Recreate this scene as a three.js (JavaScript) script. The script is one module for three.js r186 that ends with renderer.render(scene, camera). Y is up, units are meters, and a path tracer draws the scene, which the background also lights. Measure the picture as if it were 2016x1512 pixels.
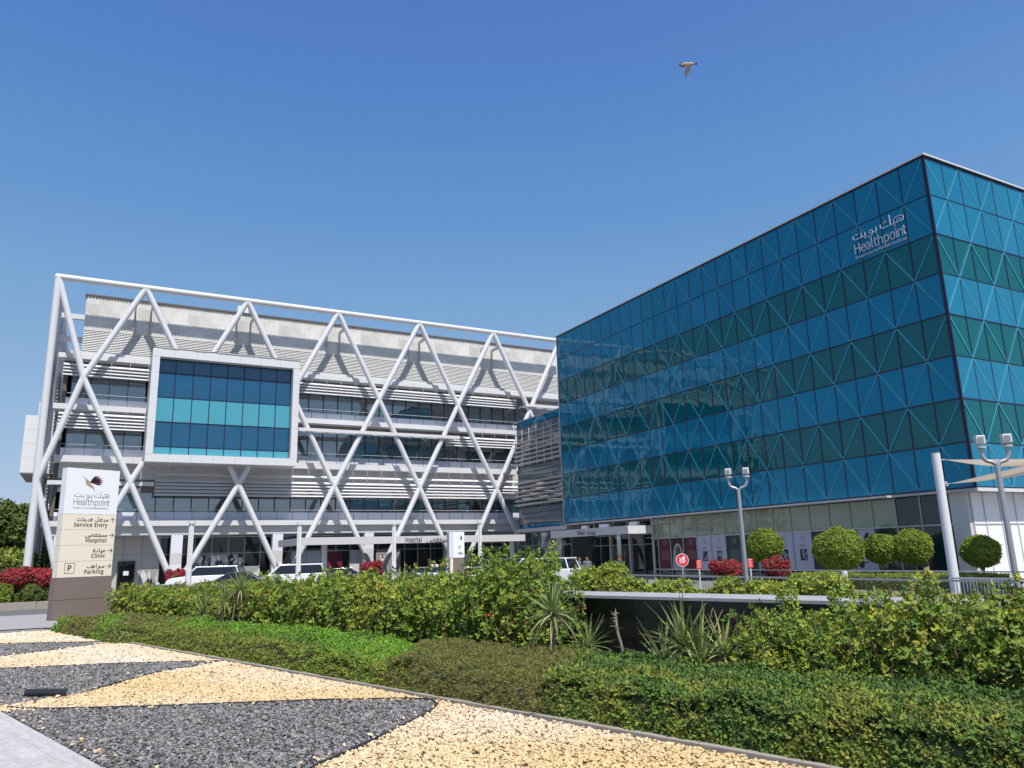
import * as THREE from 'three';
import { TextGeometry } from 'three/addons/geometries/TextGeometry.js';
import { RoundedBoxGeometry } from 'three/addons/geometries/RoundedBoxGeometry.js';
import { FontLoader } from 'three/addons/loaders/FontLoader.js';
import { MarchingCubes } from 'three/addons/objects/MarchingCubes.js';
import { mergeGeometries } from 'three/addons/utils/BufferGeometryUtils.js';
import { ImprovedNoise } from 'three/addons/math/ImprovedNoise.js';

// ───────── camera, sky, sun, exposure ─────────
const scene = new THREE.Scene();
const camera = new THREE.PerspectiveCamera(53.81, 4 / 3, 0.1, 2000);
const YAW = 0.4974, PITCH = 0.2206, ROLL = -0.028;
camera.position.set(0, 1.65, 0);
camera.lookAt(Math.sin(YAW) * Math.cos(PITCH), 1.65 + Math.sin(PITCH), -Math.cos(YAW) * Math.cos(PITCH));
camera.rotateZ(ROLL);
const renderer = new THREE.WebGLRenderer({ antialias: true });
renderer.setSize(1024, 768);
renderer.toneMapping = THREE.LinearToneMapping;
renderer.toneMappingExposure = 1.12;
renderer.shadowMap.enabled = true;

const SUN = new THREE.Vector3(-0.02, Math.sin(1.045), Math.cos(1.045)).normalize();
{
  const W = 512, H = 256, data = new Float32Array(W * H * 4);
  const srgb = (r, g, b) => [r, g, b].map((v) => Math.pow((v / 255 + 0.055) / 1.055, 2.4));
  const stops = [[0, srgb(184, 199, 214)], [3, srgb(174, 193, 216)], [8, srgb(150, 180, 211)], [15, srgb(126, 164, 203)], [24, srgb(99, 144, 197)], [33, srgb(81, 126, 189)], [42, srgb(69, 110, 178)], [60, srgb(55, 96, 172)], [90, srgb(48, 86, 160)]];
  for (let j = 0; j < H; j++) for (let i = 0; i < W; i++) {
    const el = ((j + 0.5) / H - 0.5) * 180, az = ((i + 0.5) / W - 0.5) * 2 * Math.PI, e = Math.max(0, el), o = (j * W + i) * 4;
    let k = 0; while (k < stops.length - 2 && e > stops[k + 1][0]) k++;
    let t = (e - stops[k][0]) / (stops[k + 1][0] - stops[k][0]); t = Math.min(1, Math.max(0, t));
    const c = el * Math.PI / 180, dot = Math.cos(c) * Math.cos(az) * SUN.x + Math.sin(c) * SUN.y + Math.cos(c) * Math.sin(az) * SUN.z;
    const glow = 0.55 * Math.exp((dot - 1) * 9) + 0.1 * Math.max(0, dot);
    for (let n = 0; n < 3; n++) {
      let v = stops[k][1][n] * (1 - t) + stops[k + 1][1][n] * t;
      v += glow * [0.5, 0.52, 0.55][n];
      data[o + n] = el < 0 ? v * 0.5 : v;
    }
    data[o + 3] = 1;
  }
  const sky = new THREE.DataTexture(data, W, H, THREE.RGBAFormat, THREE.FloatType);
  sky.mapping = THREE.EquirectangularReflectionMapping; sky.magFilter = THREE.LinearFilter; sky.needsUpdate = true;
  scene.background = sky; scene.environment = sky;
}
const sun = new THREE.DirectionalLight(new THREE.Color().setRGB(1, 0.955, 0.88), 5);
sun.position.copy(SUN).multiplyScalar(200); sun.castShadow = true; sun.shadow.radius = 1;
Object.assign(sun.shadow.camera, { left: -120, right: 120, top: 120, bottom: -120, far: 500 });
sun.shadow.mapSize.set(2048, 2048);
scene.add(sun, sun.target);

// ───────── helpers ─────────
let seed = 12345;
const rnd = () => { seed = (seed + 0x6d2b79f5) | 0; let t = Math.imul(seed ^ (seed >>> 15), 1 | seed); t = (t + Math.imul(t ^ (t >>> 7), 61 | t)) ^ t; return ((t ^ (t >>> 14)) >>> 0) / 4294967296; };
const rr = (a, b) => a + (b - a) * rnd();
const noise = new ImprovedNoise();
const V = (x, y, z) => new THREE.Vector3(x, y, z);
const TH = 0.2807, CQ = 0.961, SQ = 0.277;                     // street direction: q across it to the right, p along it
const QP = (q, p, y = 0) => V(CQ * q - SQ * p, y, -SQ * q - CQ * p);
const qpOf = (x, z) => [CQ * x - SQ * z, -(SQ * x + CQ * z)];
const C = (r, g, b) => new THREE.Color().setRGB(r, g, b);
const std = (r, g, b, rough = 0.6, extra = {}) => new THREE.MeshStandardMaterial({ color: C(r, g, b), roughness: rough, ...extra });
const phys = (r, g, b, rough, extra = {}) => new THREE.MeshPhysicalMaterial({ color: C(r, g, b), roughness: rough, ...extra });
const used = new Map();
function numbered(n) { const k = used.get(n) ?? 0; used.set(n, k + 1); return k ? n + '_' + String(k).padStart(3, '0') : n; }
function shade(o) { o.traverse((m) => { if (m.isMesh) { m.castShadow = true; m.receiveShadow = true; } }); return o; }
function tag(o, label, category, group) { if (label) o.userData.label = label; if (category) o.userData.category = category; if (group) o.userData.group = group; return o; }
function thing(name, label, category, pos = V(0, 0, 0), turn = 0, group) {
  const o = new THREE.Group(); o.name = numbered(name); o.position.copy(pos); o.rotation.y = turn; scene.add(o); return tag(o, label, category, group);
}
function part(name, geo, mat, parent) { const m = new THREE.Mesh(geo, mat); m.name = name; m.castShadow = m.receiveShadow = true; parent.add(m); return m; }
function struct(name, geo, mat) { const m = part(name, geo, mat, scene); m.name = numbered(name); m.userData.kind = 'structure'; return m; }
const UB = new THREE.BoxGeometry(1, 1, 1);
function bx(name, mat, parent, x0, x1, y0, y1, z0, z1) { const m = part(name, UB, mat, parent); m.position.set((x0 + x1) / 2, (y0 + y1) / 2, (z0 + z1) / 2); m.scale.set(Math.abs(x1 - x0), Math.abs(y1 - y0), Math.abs(z1 - z0)); return m; }
function boxG(x0, x1, y0, y1, z0, z1) { const g = new THREE.BoxGeometry(Math.abs(x1 - x0), Math.abs(y1 - y0), Math.abs(z1 - z0)); g.translate((x0 + x1) / 2, (y0 + y1) / 2, (z0 + z1) / 2); return g; }
function rodG(a, b, r, seg = 10, r2 = r) {
  const d = b.clone().sub(a), g = new THREE.CylinderGeometry(r2, r, d.length(), seg);
  g.applyQuaternion(new THREE.Quaternion().setFromUnitVectors(V(0, 1, 0), d.clone().normalize())); g.translate((a.x + b.x) / 2, (a.y + b.y) / 2, (a.z + b.z) / 2); return g;
}
const strip = (g) => { const n = g.index ? g.toNonIndexed() : g; for (const k of Object.keys(n.attributes)) if (!['position', 'normal', 'uv'].includes(k)) n.deleteAttribute(k); return n; };
const merge = (list) => mergeGeometries(list.map(strip));
function quadSheet(pts, y) { // flat polygon from world [x,z] points
  const s = new THREE.Shape(pts.map(([x, z]) => new THREE.Vector2(x, -z))), g = new THREE.ShapeGeometry(s); g.rotateX(-Math.PI / 2); g.translate(0, y, 0); return g;
}
function noiseTex(size, f, base, amp, freq = [8, 32], warm = 0) {
  const d = new Uint8Array(size * size * 4);
  for (let j = 0; j < size; j++) for (let i = 0; i < size; i++) {
    let n = 0; freq.forEach((q, k) => { const u = i / size, v = j / size; n += (noise.noise(u * q, v * q, k * 7.3) * (1 - u) + noise.noise((u - 1) * q, v * q, k * 7.3) * u) / (1 + k * 0.6); });
    n += (rnd() - 0.5) * f;
    const v = Math.max(0, Math.min(1, base + n * amp)), o = (j * size + i) * 4;
    d[o] = 255 * Math.min(1, v * (1 + warm)); d[o + 1] = 255 * v; d[o + 2] = 255 * Math.max(0, v * (1 - warm)); d[o + 3] = 255;
  }
  const t = new THREE.DataTexture(d, size, size); t.wrapS = t.wrapT = THREE.RepeatWrapping; t.magFilter = THREE.LinearFilter; t.colorSpace = THREE.SRGBColorSpace; t.needsUpdate = true; return t;
}
const grime = noiseTex(512, 0.35, 0.88, 0.1, [6, 23, 61]);
function rep(t, u, v) { const c = t.clone(); c.repeat.set(u, v); c.needsUpdate = true; return c; }
function canvasTex(w, h, draw) { const c = document.createElement('canvas'); c.width = w; c.height = h; const g = c.getContext('2d'); draw(g, w, h); const t = new THREE.CanvasTexture(c); t.colorSpace = THREE.SRGBColorSpace; return t; }
const loader = new FontLoader();
const sans = await loader.loadAsync('fonts/droid/droid_sans_regular.typeface.json');
const bold = await loader.loadAsync('fonts/droid/droid_sans_bold.typeface.json');
function textG(str, cap, depth, font = sans, width) { // left aligned on the baseline, capital height cap
  const g = new TextGeometry(str, { font, size: cap * 1.0, depth, curveSegments: 3, bevelEnabled: false }); g.computeBoundingBox();
  const b = g.boundingBox; g.translate(-b.min.x, 0, 0); if (width) g.scale(width / (b.max.x - b.min.x), 1, 1); return g;
}
// handwritten strokes for the Arabic words: polylines, dots; unit is the stem height
const AR = {
  haylth: { w: 1.8, s: [[[0, .42], [0, .15], [.1, .02], [.25, 0], [1.75, 0], [1.79, .12], [1.79, .38], [1.68, .52], [1.4, .56], [1.2, .5]], [[1.36, 0], [1.36, .28], [1.6, .28], [1.6, 0]], [[.78, 0], [.78, 1]], [[1.08, 0], [1.08, .36]]], d: [[.3, .45], [.48, .45], [.39, .6], [1.02, -.2], [1.16, -.2]] },
  bwynt: { w: 2.1, s: [[[0, .42], [0, .15], [.1, .02], [.25, 0], [1.1, 0], [1.1, .36]], [[.75, 0], [.75, .36]], [[1.42, -.3], [1.6, -.28], [1.75, -.1], [1.78, .2], [1.68, .36], [1.52, .34], [1.48, .15], [1.58, .02], [1.76, 0], [2.1, 0], [2.1, .42]]], d: [[.28, .5], [.44, .5], [.75, .55], [1.04, -.2], [1.18, -.2], [2.08, -.2]] },
  khadamat: { w: 2.55, s: [[[0, .42], [0, .1], [.1, 0], [.6, 0], [.7, .1], [.7, .42]], [[.95, .9], [.95, 0], [1.2, 0], [1.2, .3], [1.45, .3], [1.45, 0], [1.2, 0]], [[1.7, 0], [2, 0], [2, .2], [1.85, .45]], [[2, 0], [2.5, 0], [2.3, .25], [2.15, .4], [2.55, .4]]], d: [[.28, .55], [.44, .55], [2.35, .62]] },
  madkhal: { w: 2.25, s: [[[0, .15], [0, 0], [.1, -.12], [.35, -.12], [.45, 0], [.45, .95]], [[.45, 0], [1.1, 0], [.9, .25], [.75, .4], [1.2, .4]], [[1.35, 0], [1.65, 0], [1.65, .2], [1.5, .45]], [[1.65, 0], [2, 0], [2, .32], [2.25, .32], [2.25, 0], [2, 0]]], d: [[.95, .62]] },
  mustashfa: { w: 3.05, s: [[[0, .2], [0, -.15], [.1, -.25], [.5, -.25], [.6, -.1], [.45, .1], [.6, .25]], [[.6, 0], [.9, 0], [.9, .35], [1.1, .35], [1.1, 0], [2.8, 0], [2.8, .3], [3.05, .3], [3.05, 0], [2.8, 0]], ...[1.3, 1.5, 1.7, 1.95, 2.15, 2.35, 2.55].map((x) => [[x, 0], [x, .35]])], d: [[1, .55], [1.42, .5], [1.58, .5], [1.5, .64], [1.88, .52], [2.04, .52]] },
  iyada: { w: 2.2, s: [[[0, 0], [0, .3], [.15, .42], [.3, .3], [.3, 0], [0, 0]], [[.5, 0], [.85, 0], [.85, .2], [.7, .45]], [[1.1, .9], [1.1, 0], [1.9, 0], [2.2, 0]], [[1.5, 0], [1.5, .36]], [[1.9, 0], [1.8, .15], [1.85, .35], [2.05, .42], [2.2, .35]]], d: [[.06, .6], [.24, .6], [1.42, -.2], [1.58, -.2]] },
  mawaqif: { w: 2.75, s: [[[0, .3], [0, .05], [.1, 0], [1.2, 0], [1.2, .32], [1, .32], [1, 0]], [[.85, 0], [.85, .32], [.65, .32], [.65, .05]], [[1.5, 0], [1.5, .9]], [[1.75, -.28], [1.95, -.25], [2.1, -.05], [2.1, .3], [1.9, .32], [1.88, .05], [2.1, 0], [2.5, 0], [2.5, .3], [2.75, .3], [2.75, 0], [2.5, 0]]], d: [[.75, .52], [1.03, .52], [1.19, .52]] },
  healthpoint: { w: 5.3, s: [[[0, 0], [0, 1]], [[.52, 0], [.52, 1]], [[0, .52], [.52, .52]], [[.72, .35], [1.12, .35], [1.1, .55], [.98, .67], [.84, .67], [.73, .52], [.71, .2], [.82, .02], [.98, 0], [1.1, .06]], [[1.28, .6], [1.42, .68], [1.55, .66], [1.63, .52], [1.63, 0]], [[1.63, .38], [1.4, .36], [1.27, .24], [1.28, .08], [1.4, 0], [1.54, .04], [1.63, .14]], [[1.86, 1.03], [1.86, .08], [1.95, 0]], [[2.2, .9], [2.2, .12], [2.28, 0], [2.4, 0]], [[2.06, .66], [2.38, .66]], [[2.56, 0], [2.56, 1.03]], [[2.56, .48], [2.68, .64], [2.82, .68], [2.94, .6], [2.98, .46], [2.98, 0]], [[3.2, .68], [3.2, -.3]], [[3.2, .5], [3.3, .65], [3.45, .68], [3.57, .58], [3.61, .34], [3.57, .1], [3.45, 0], [3.3, .03], [3.2, .16]], [[3.8, .34], [3.84, .58], [3.96, .68], [4.1, .68], [4.21, .56], [4.24, .34], [4.21, .1], [4.1, 0], [3.95, 0], [3.83, .12], [3.8, .34]], [[4.44, 0], [4.44, .67]], [[4.64, 0], [4.64, .67]], [[4.64, .48], [4.76, .64], [4.9, .68], [5, .6], [5.03, .46], [5.03, 0]], [[5.2, .9], [5.2, .12], [5.26, 0], [5.36, 0]], [[5.08, .66], [5.36, .66]]], d: [[4.44, .88]] },
  qif: { w: 1.2, s: [[[0, .3], [0, .05], [.1, 0], [1.2, 0], [1.2, .32], [1, .32], [1, 0]], [[.85, 0], [.85, .32], [.65, .32], [.65, .05]]], d: [[.75, .55], [1.03, .55], [1.19, .55]] },
};
function arG(word, h, depth, thick = 0.09, width) { // left edge at 0, baseline at 0
  const a = AR[word], sx = width ? width / a.w : h, out = [];
  for (const s of a.s) for (let i = 0; i < s.length; i++) {
    const x = s[i][0] * sx, y = s[i][1] * h, w = thick * h;
    const c = new THREE.CylinderGeometry(w / 2, w / 2, depth, 8); c.rotateX(Math.PI / 2); c.translate(x, y, depth / 2); out.push(c);
    if (i) { const px = s[i - 1][0] * sx, py = s[i - 1][1] * h, L = Math.hypot(x - px, y - py), b = new THREE.BoxGeometry(L, w, depth * 0.98); b.rotateZ(Math.atan2(y - py, x - px)); b.translate((x + px) / 2, (y + py) / 2, depth / 2); out.push(b); }
  }
  for (const [x, y] of a.d) { const b = new THREE.BoxGeometry(thick * h * 1.15, thick * h * 1.15, depth); b.rotateZ(0.785); b.translate(x * sx, y * h, depth / 2); out.push(b); }
  return merge(out);
}
const at = (g, x, y, z = 0) => g.clone().translate(x, y, z);

// continuous bodies from tapered capsules: caps = [ax,ay,az,ra, bx,by,bz,rb], smooth minimum, marching cubes
function bodyG(caps, centre, half, res = 34, k = 0.04) {
  const mc = new MarchingCubes(res, new THREE.MeshBasicMaterial(), false, false, 60000); mc.isolation = 0;
  for (let z = 0; z < res; z++) for (let y = 0; y < res; y++) for (let x = 0; x < res; x++) {
    const P = [x, y, z].map((v, i) => centre[i] + (v / res * 2 - 1) * half);
    let sum = 0;
    for (const c of caps) {
      const d = [c[4] - c[0], c[5] - c[1], c[6] - c[2]], L = d[0] ** 2 + d[1] ** 2 + d[2] ** 2 || 1e-6;
      const t = Math.max(0, Math.min(1, ((P[0] - c[0]) * d[0] + (P[1] - c[1]) * d[1] + (P[2] - c[2]) * d[2]) / L));
      sum += Math.exp(-(Math.hypot(P[0] - c[0] - t * d[0], P[1] - c[1] - t * d[1], P[2] - c[2] - t * d[2]) - (c[3] + (c[7] - c[3]) * t)) / k);
    }
    mc.field[x + y * res + z * res * res] = k * Math.log(Math.max(sum, 1e-30));
  }
  mc.update();
  const g = new THREE.BufferGeometry(), n = mc.count;
  g.setAttribute('position', new THREE.BufferAttribute(mc.positionArray.slice(0, n * 3), 3));
  g.setAttribute('normal', new THREE.BufferAttribute(mc.normalArray.slice(0, n * 3), 3));
  g.scale(half, half, half); g.translate(...centre); return g;
}

// ───────── foliage ─────────
const leafMat = (r, g, b) => phys(r, g, b, 0.9, { side: THREE.DoubleSide, transmission: 0.35, thickness: 0 });
const LM = new THREE.MeshPhysicalMaterial({ color: 0xffffff, roughness: 0.92, side: THREE.DoubleSide, transmission: 0.25, thickness: 0 });
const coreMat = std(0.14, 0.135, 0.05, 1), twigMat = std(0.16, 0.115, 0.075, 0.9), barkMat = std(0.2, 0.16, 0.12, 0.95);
function leafShape(w = 0.3, fold = 0.09, bend = 0.12) {
  const p = [[0, 0, 0], [-w, 0.42, fold], [0, 0.5, 0], [w, 0.42, fold], [-w * 0.55, 0.78, fold - bend * 0.6], [0, 1, -bend], [w * 0.55, 0.78, fold - bend * 0.6]];
  const f = [[0, 2, 1], [0, 3, 2], [1, 2, 4], [2, 5, 4], [2, 3, 6], [2, 6, 5]];
  const g = new THREE.BufferGeometry(); g.setAttribute('position', new THREE.Float32BufferAttribute(f.flat().flatMap((i) => p[i]), 3)); g.computeVertexNormals(); return g;
}
function simpleLeaf(w = 0.3, fold = 0.1) {
  const p = [[0, 0, 0], [w, 0.5, fold], [0, 1, 0], [-w, 0.5, fold]];
  const g = new THREE.BufferGeometry(); g.setAttribute('position', new THREE.Float32BufferAttribute([0, 1, 2, 0, 2, 3].flatMap((i) => p[i]), 3)); g.computeVertexNormals(); return g;
}
function whorl(leaf, k, tilt = 0.9, rise = 0.5) { // k leaves round a short twig that points along y
  const out = [];
  for (let i = 0; i < k; i++) {
    const g = leaf.clone(), s = rr(0.7, 1.1); g.scale(s, s, s); g.rotateX(rr(0.75, 1.35) * tilt); g.rotateY(i * 2.4 + rr(-0.3, 0.3)); g.translate(rr(-0.12, 0.12), i / k * rise, rr(-0.12, 0.12)); out.push(g);
  }
  const g = mergeGeometries(out); return g;
}
const broadWhorls = [0, 1, 2].map(() => whorl(leafShape(), 5, 1.05, 0.9)), smallWhorls = [0, 1, 2].map(() => whorl(simpleLeaf(0.3), 6, 1.0, 0.8)), thinWhorls = [0, 1, 2].map(() => whorl(simpleLeaf(0.12, 0.04), 7, 0.7, 0.6));
const dq = new THREE.Quaternion(), dm = new THREE.Matrix4(), UP = V(0, 1, 0);
// pts: {p: Vector3, n: outward Vector3}; colours: list of linear rgb; each copy gets a mix and its own brightness of hue
function leaves(parent, pts, geos, size, colours, spread = 0.8, name = 'foliage') {
  geos.forEach((geo, gi) => {
    const mine = pts.filter((_, i) => i % geos.length === gi), im = new THREE.InstancedMesh(geo, LM, mine.length), col = new THREE.Color();
    im.name = name; im.userData.kind = 'stuff'; im.castShadow = im.receiveShadow = true;
    mine.forEach((q, i) => {
      const d = V(q.n.x + rr(-spread, spread), q.n.y + 0.35 + rr(-spread, spread), q.n.z + rr(-spread, spread)).normalize(), s = size * rr(0.7, 1.35);
      dq.setFromUnitVectors(UP, d).multiply(new THREE.Quaternion().setFromAxisAngle(UP, rr(0, 6.283)));
      im.setMatrixAt(i, dm.compose(q.p, dq, V(s, s, s)));
      const pick = q.c ?? colours[Math.min(colours.length - 1, Math.floor(Math.pow(rnd(), 1.3) * colours.length))], v = rr(0.75, 1.2);
      im.setColorAt(i, col.setRGB(pick[0] * v * rr(1.3, 1.65), pick[1] * v * 1.7, pick[2] * v * rr(0.7, 1.1)));
    });
    parent.add(im);
  });
}
function blobShell(blobs, n, depth = 0.2, inside = 0.86, low = -0.6) {
  const tot = [], out = []; let sum = 0; for (const b of blobs) { sum += b.r * b.r; tot.push(sum); }
  let guard = 0;
  while (out.length < n && guard++ < n * 8) {
    const x = rnd() * sum, b = blobs[tot.findIndex((t) => t >= x)], u = rr(-1, 1), a = rr(0, 6.283), s = Math.sqrt(1 - u * u), d = V(s * Math.cos(a), u, s * Math.sin(a));
    if (u < low && rnd() < 0.7) continue;
    const p = d.clone().multiplyScalar(b.r * (1 - rnd() * rnd() * depth)); p.y *= b.sy ?? 1; p.add(b.c);
    if (p.y < 0.02) continue;
    if (blobs.some((o) => o !== b && p.distanceToSquared(o.c) < (o.r * inside) ** 2)) continue;
    out.push({ p, n: d });
  }
  return out;
}
const ico = new THREE.IcosahedronGeometry(1, 2);
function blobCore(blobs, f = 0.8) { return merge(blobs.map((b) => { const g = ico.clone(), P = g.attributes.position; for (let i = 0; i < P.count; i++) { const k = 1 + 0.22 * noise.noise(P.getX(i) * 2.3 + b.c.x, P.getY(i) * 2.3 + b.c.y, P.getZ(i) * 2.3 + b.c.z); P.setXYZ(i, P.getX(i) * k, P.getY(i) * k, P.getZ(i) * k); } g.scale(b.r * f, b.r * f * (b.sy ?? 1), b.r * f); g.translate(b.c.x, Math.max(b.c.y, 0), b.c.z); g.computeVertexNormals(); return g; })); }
// ───────── materials ─────────
const M = {
  tube: std(0.61, 0.615, 0.63, 0.42), white: std(0.62, 0.62, 0.63, 0.5), panel: std(0.66, 0.66, 0.68, 0.5), sill: std(0.68, 0.67, 0.74, 0.55), grey: std(0.4, 0.395, 0.4, 0.55), lightGrey: std(0.55, 0.545, 0.55, 0.5),
  corr: std(0.76, 0.745, 0.71, 0.5, { metalness: 0.1 }), slat: std(0.72, 0.705, 0.68, 0.5), dark: std(0.035, 0.035, 0.04, 0.6), darkFrame: std(0.02, 0.024, 0.045, 0.45), rod: std(0.42, 0.41, 0.41, 0.5),
  brown: std(0.12, 0.1, 0.095, 0.7), steel: std(0.5, 0.49, 0.5, 0.4, { metalness: 0.6 }), galv: std(0.42, 0.42, 0.44, 0.45, { metalness: 0.55 }), blind: std(0.6, 0.58, 0.52, 0.8), room: std(0.3, 0.29, 0.28, 0.9), slab: std(0.42, 0.42, 0.42, 0.9),
  glassA: phys(0.16, 0.34, 0.42, 0.02, { transmission: 0.95, thickness: 0, ior: 3.0, side: THREE.DoubleSide }),
  rail: phys(0.92, 0.95, 0.96, 0.02, { transmission: 1, thickness: 0, ior: 1.5, side: THREE.DoubleSide }),
  shopGlass: phys(0.3, 0.36, 0.35, 0.02, { transmission: 1, thickness: 0, ior: 1.55, side: THREE.DoubleSide }),
  tealGlass: phys(0.002, 0.2, 0.235, 0.02, { transmission: 0.5, thickness: 0, ior: 2.4, specularIntensity: 0.33, specularColor: C(0.2, 0.9, 0.85), side: THREE.DoubleSide }),
  blueGlass: phys(0.015, 0.19, 0.4, 0.02, { transmission: 0.6, thickness: 0, ior: 1.75, side: THREE.DoubleSide }),
  blue: [0, 1, 2, 3].map((i) => phys(0.008 + i * 0.001, 0.158 + i * 0.008, 0.262 + i * 0.012, 0.03, { ior: 1.75, specularColor: C(0.16, 0.62, 0.95) })), cyan: phys(0.07, 0.31, 0.4, 0.05, { ior: 1.5 }),
  frit: phys(0.045, 0.26, 0.37, 0.3, { ior: 1.6, specularColor: C(0.2, 0.7, 0.95) }), joint: std(0.008, 0.01, 0.035, 0.35),
  granite: phys(0.016, 0.015, 0.017, 0.28, { map: rep(grime, 1, 1) }), coping: std(0.44, 0.44, 0.455, 0.75, { map: rep(grime, 1, 1) }), kerb: std(0.4, 0.36, 0.31, 0.9, { map: rep(grime, 1, 1) }),
  beige: std(0.8, 0.72, 0.59, 0.45), signWhite: std(0.82, 0.82, 0.84, 0.4), taupe: std(0.2, 0.155, 0.135, 0.55), ink: std(0.09, 0.07, 0.06, 0.6), greyInk: std(0.16, 0.15, 0.15, 0.6), letter: std(0.55, 0.6, 0.66, 0.5),
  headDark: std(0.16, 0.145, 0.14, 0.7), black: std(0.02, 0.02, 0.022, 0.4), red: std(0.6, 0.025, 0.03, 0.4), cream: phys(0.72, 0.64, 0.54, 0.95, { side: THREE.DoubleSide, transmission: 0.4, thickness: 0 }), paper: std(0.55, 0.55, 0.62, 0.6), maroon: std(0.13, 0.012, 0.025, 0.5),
};

// ───────── ground ─────────
{
  const qs = [-400, -120, -60, -30, -12, -4, 2.3, 6, 9.72, 9.82, 14, 30, 60, 140, 400], ps = [-300, -60, -20, 0, 10, 20, 30, 38, 42, 47, 52, 56, 60, 80, 140, 400];
  const pos = [], uv = [], idx = [];
  const sm = (t) => { t = Math.max(0, Math.min(1, t)); return t * t * (3 - 2 * t); };
  for (const p of ps) for (const q of qs) { const v = QP(q, p, (q > 9.75 ? -0.43 : -0.03 - 0.4 * sm((p - 40) / 20))); pos.push(v.x, v.y, v.z); uv.push(v.x / 4, v.z / 4); }
  const n = qs.length; for (let j = 0; j < ps.length - 1; j++) for (let i = 0; i < n - 1; i++) { const a = j * n + i; idx.push(a, a + 1, a + n, a + 1, a + n + 1, a + n); }
  const g = new THREE.BufferGeometry(); g.setAttribute('position', new THREE.Float32BufferAttribute(pos, 3)); g.setAttribute('uv', new THREE.Float32BufferAttribute(uv, 2)); g.setIndex(idx); g.computeVertexNormals();
  struct('ground', g, std(0.27, 0.255, 0.235, 0.95, { map: grime }));
}
const qpSheet = (pts, y) => quadSheet(pts.map(([q, p]) => { const v = QP(q, p); return [v.x, v.z]; }), y);
// pavement at the lower left: bedding sheet, border stones and pavers one by one
{
  const sw = struct('pavement', qpSheet([[-6, -6], [2.3, -6], [2.3, 25.2], [-6, 25.2]], 0.0085), std(0.55, 0.53, 0.5, 0.95, { map: grime }));
  const tones = [0, 1, 2, 3].map((i) => std(0.53 + i * 0.02, 0.515 + i * 0.02, 0.5 + i * 0.02, 0.9, { map: rep(grime, 0.7, 0.5) }));
  const pg = new RoundedBoxGeometry(0.388, 0.05, 0.188, 1, 0.005), bg = new RoundedBoxGeometry(0.19, 0.052, 0.788, 1, 0.005);
  const put = (g, q, p, w) => { const m = part('paver', g, tones[Math.floor(rnd() * 4)], sw); m.position.copy(QP(q, p, w + rr(-0.0015, 0.0015))); m.rotation.y = TH + rr(-0.004, 0.004); };
  for (let p = 2; p < 26; p += 0.8) put(bg, 2.2, p, -0.012);
  let k = 0; for (let r = 0; r < 9; r++) for (let p = 3.2 + (r % 2) * 0.2; p < 14 && k < 250; p += 0.4, k++) { const m = part('paver', pg, tones[Math.floor(rnd() * 4)], sw); m.position.copy(QP(2.1 - 0.1 - r * 0.2, p, -0.012 + rr(-0.0015, 0.0015))); m.rotation.y = TH + Math.PI / 2; }
}
// far left: paved crossing, road and kerb
struct('path', quadSheet([[-14, -26.3], [-0.9, -25.7], [-0.2, -33], [-14, -33]], -0.006), std(0.4, 0.39, 0.385, 0.95, { map: rep(grime, 3, 3) }));
struct('road', quadSheet([[-30, -33], [6, -32.6], [7, -37.2], [-30, -37.4]], -0.01), std(0.16, 0.155, 0.155, 0.95, { map: rep(grime, 5, 5) }));
{
  const k = thing('kerb', 'pale concrete kerb along the far road edge under the clipped hedge', 'kerb', V(-14, 0, -37.2)); k.userData.kind = 'structure';
  for (let i = 0; i < 9; i++) bx('kerb_stone', M.kerb, k, i * 2, i * 2 + 1.985, -0.05, 0.28, -0.35, 0);
}
// gravel: dark wedges between pale ones
const CURB = 5.95, WALK = 2.31;
const wedge = [ // dark zones as [q, p] outlines
  [[5.93, 18.66], [4.1, 20.7], [2.31, 22.9], [2.31, 18.1], [3.57, 17.7], [4.7, 18.05]],
  [[5.9, 13.23], [4.65, 14.5], [3.17, 15.6], [2.31, 16.2], [2.31, 11.45], [2.9, 11.6], [3.25, 11.6], [4.65, 12.75]],
  [[5.93, 7.5], [4.91, 8.68], [3.58, 9.85], [2.7, 10.75], [2.31, 11.1], [2.31, 5.2], [3.45, 5.92], [4.25, 6.3], [5.45, 6.93], [5.8, 7.2]],
  [[5.93, 2.2], [4.9, 3.4], [3.6, 4.6], [2.31, 5.2], [2.31, 0], [4.25, 1], [5.5, 1.7]],
];
function inside(poly, q, p) { let r = false; for (let i = 0, j = poly.length - 1; i < poly.length; j = i++) { const [a, b] = poly[i], [c, d] = poly[j]; if ((b > p) !== (d > p) && q < (c - a) * (p - b) / (d - b) + a) r = !r; } return r; }
const isDark = (q, p) => wedge.some((w) => inside(w, q, p));
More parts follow.
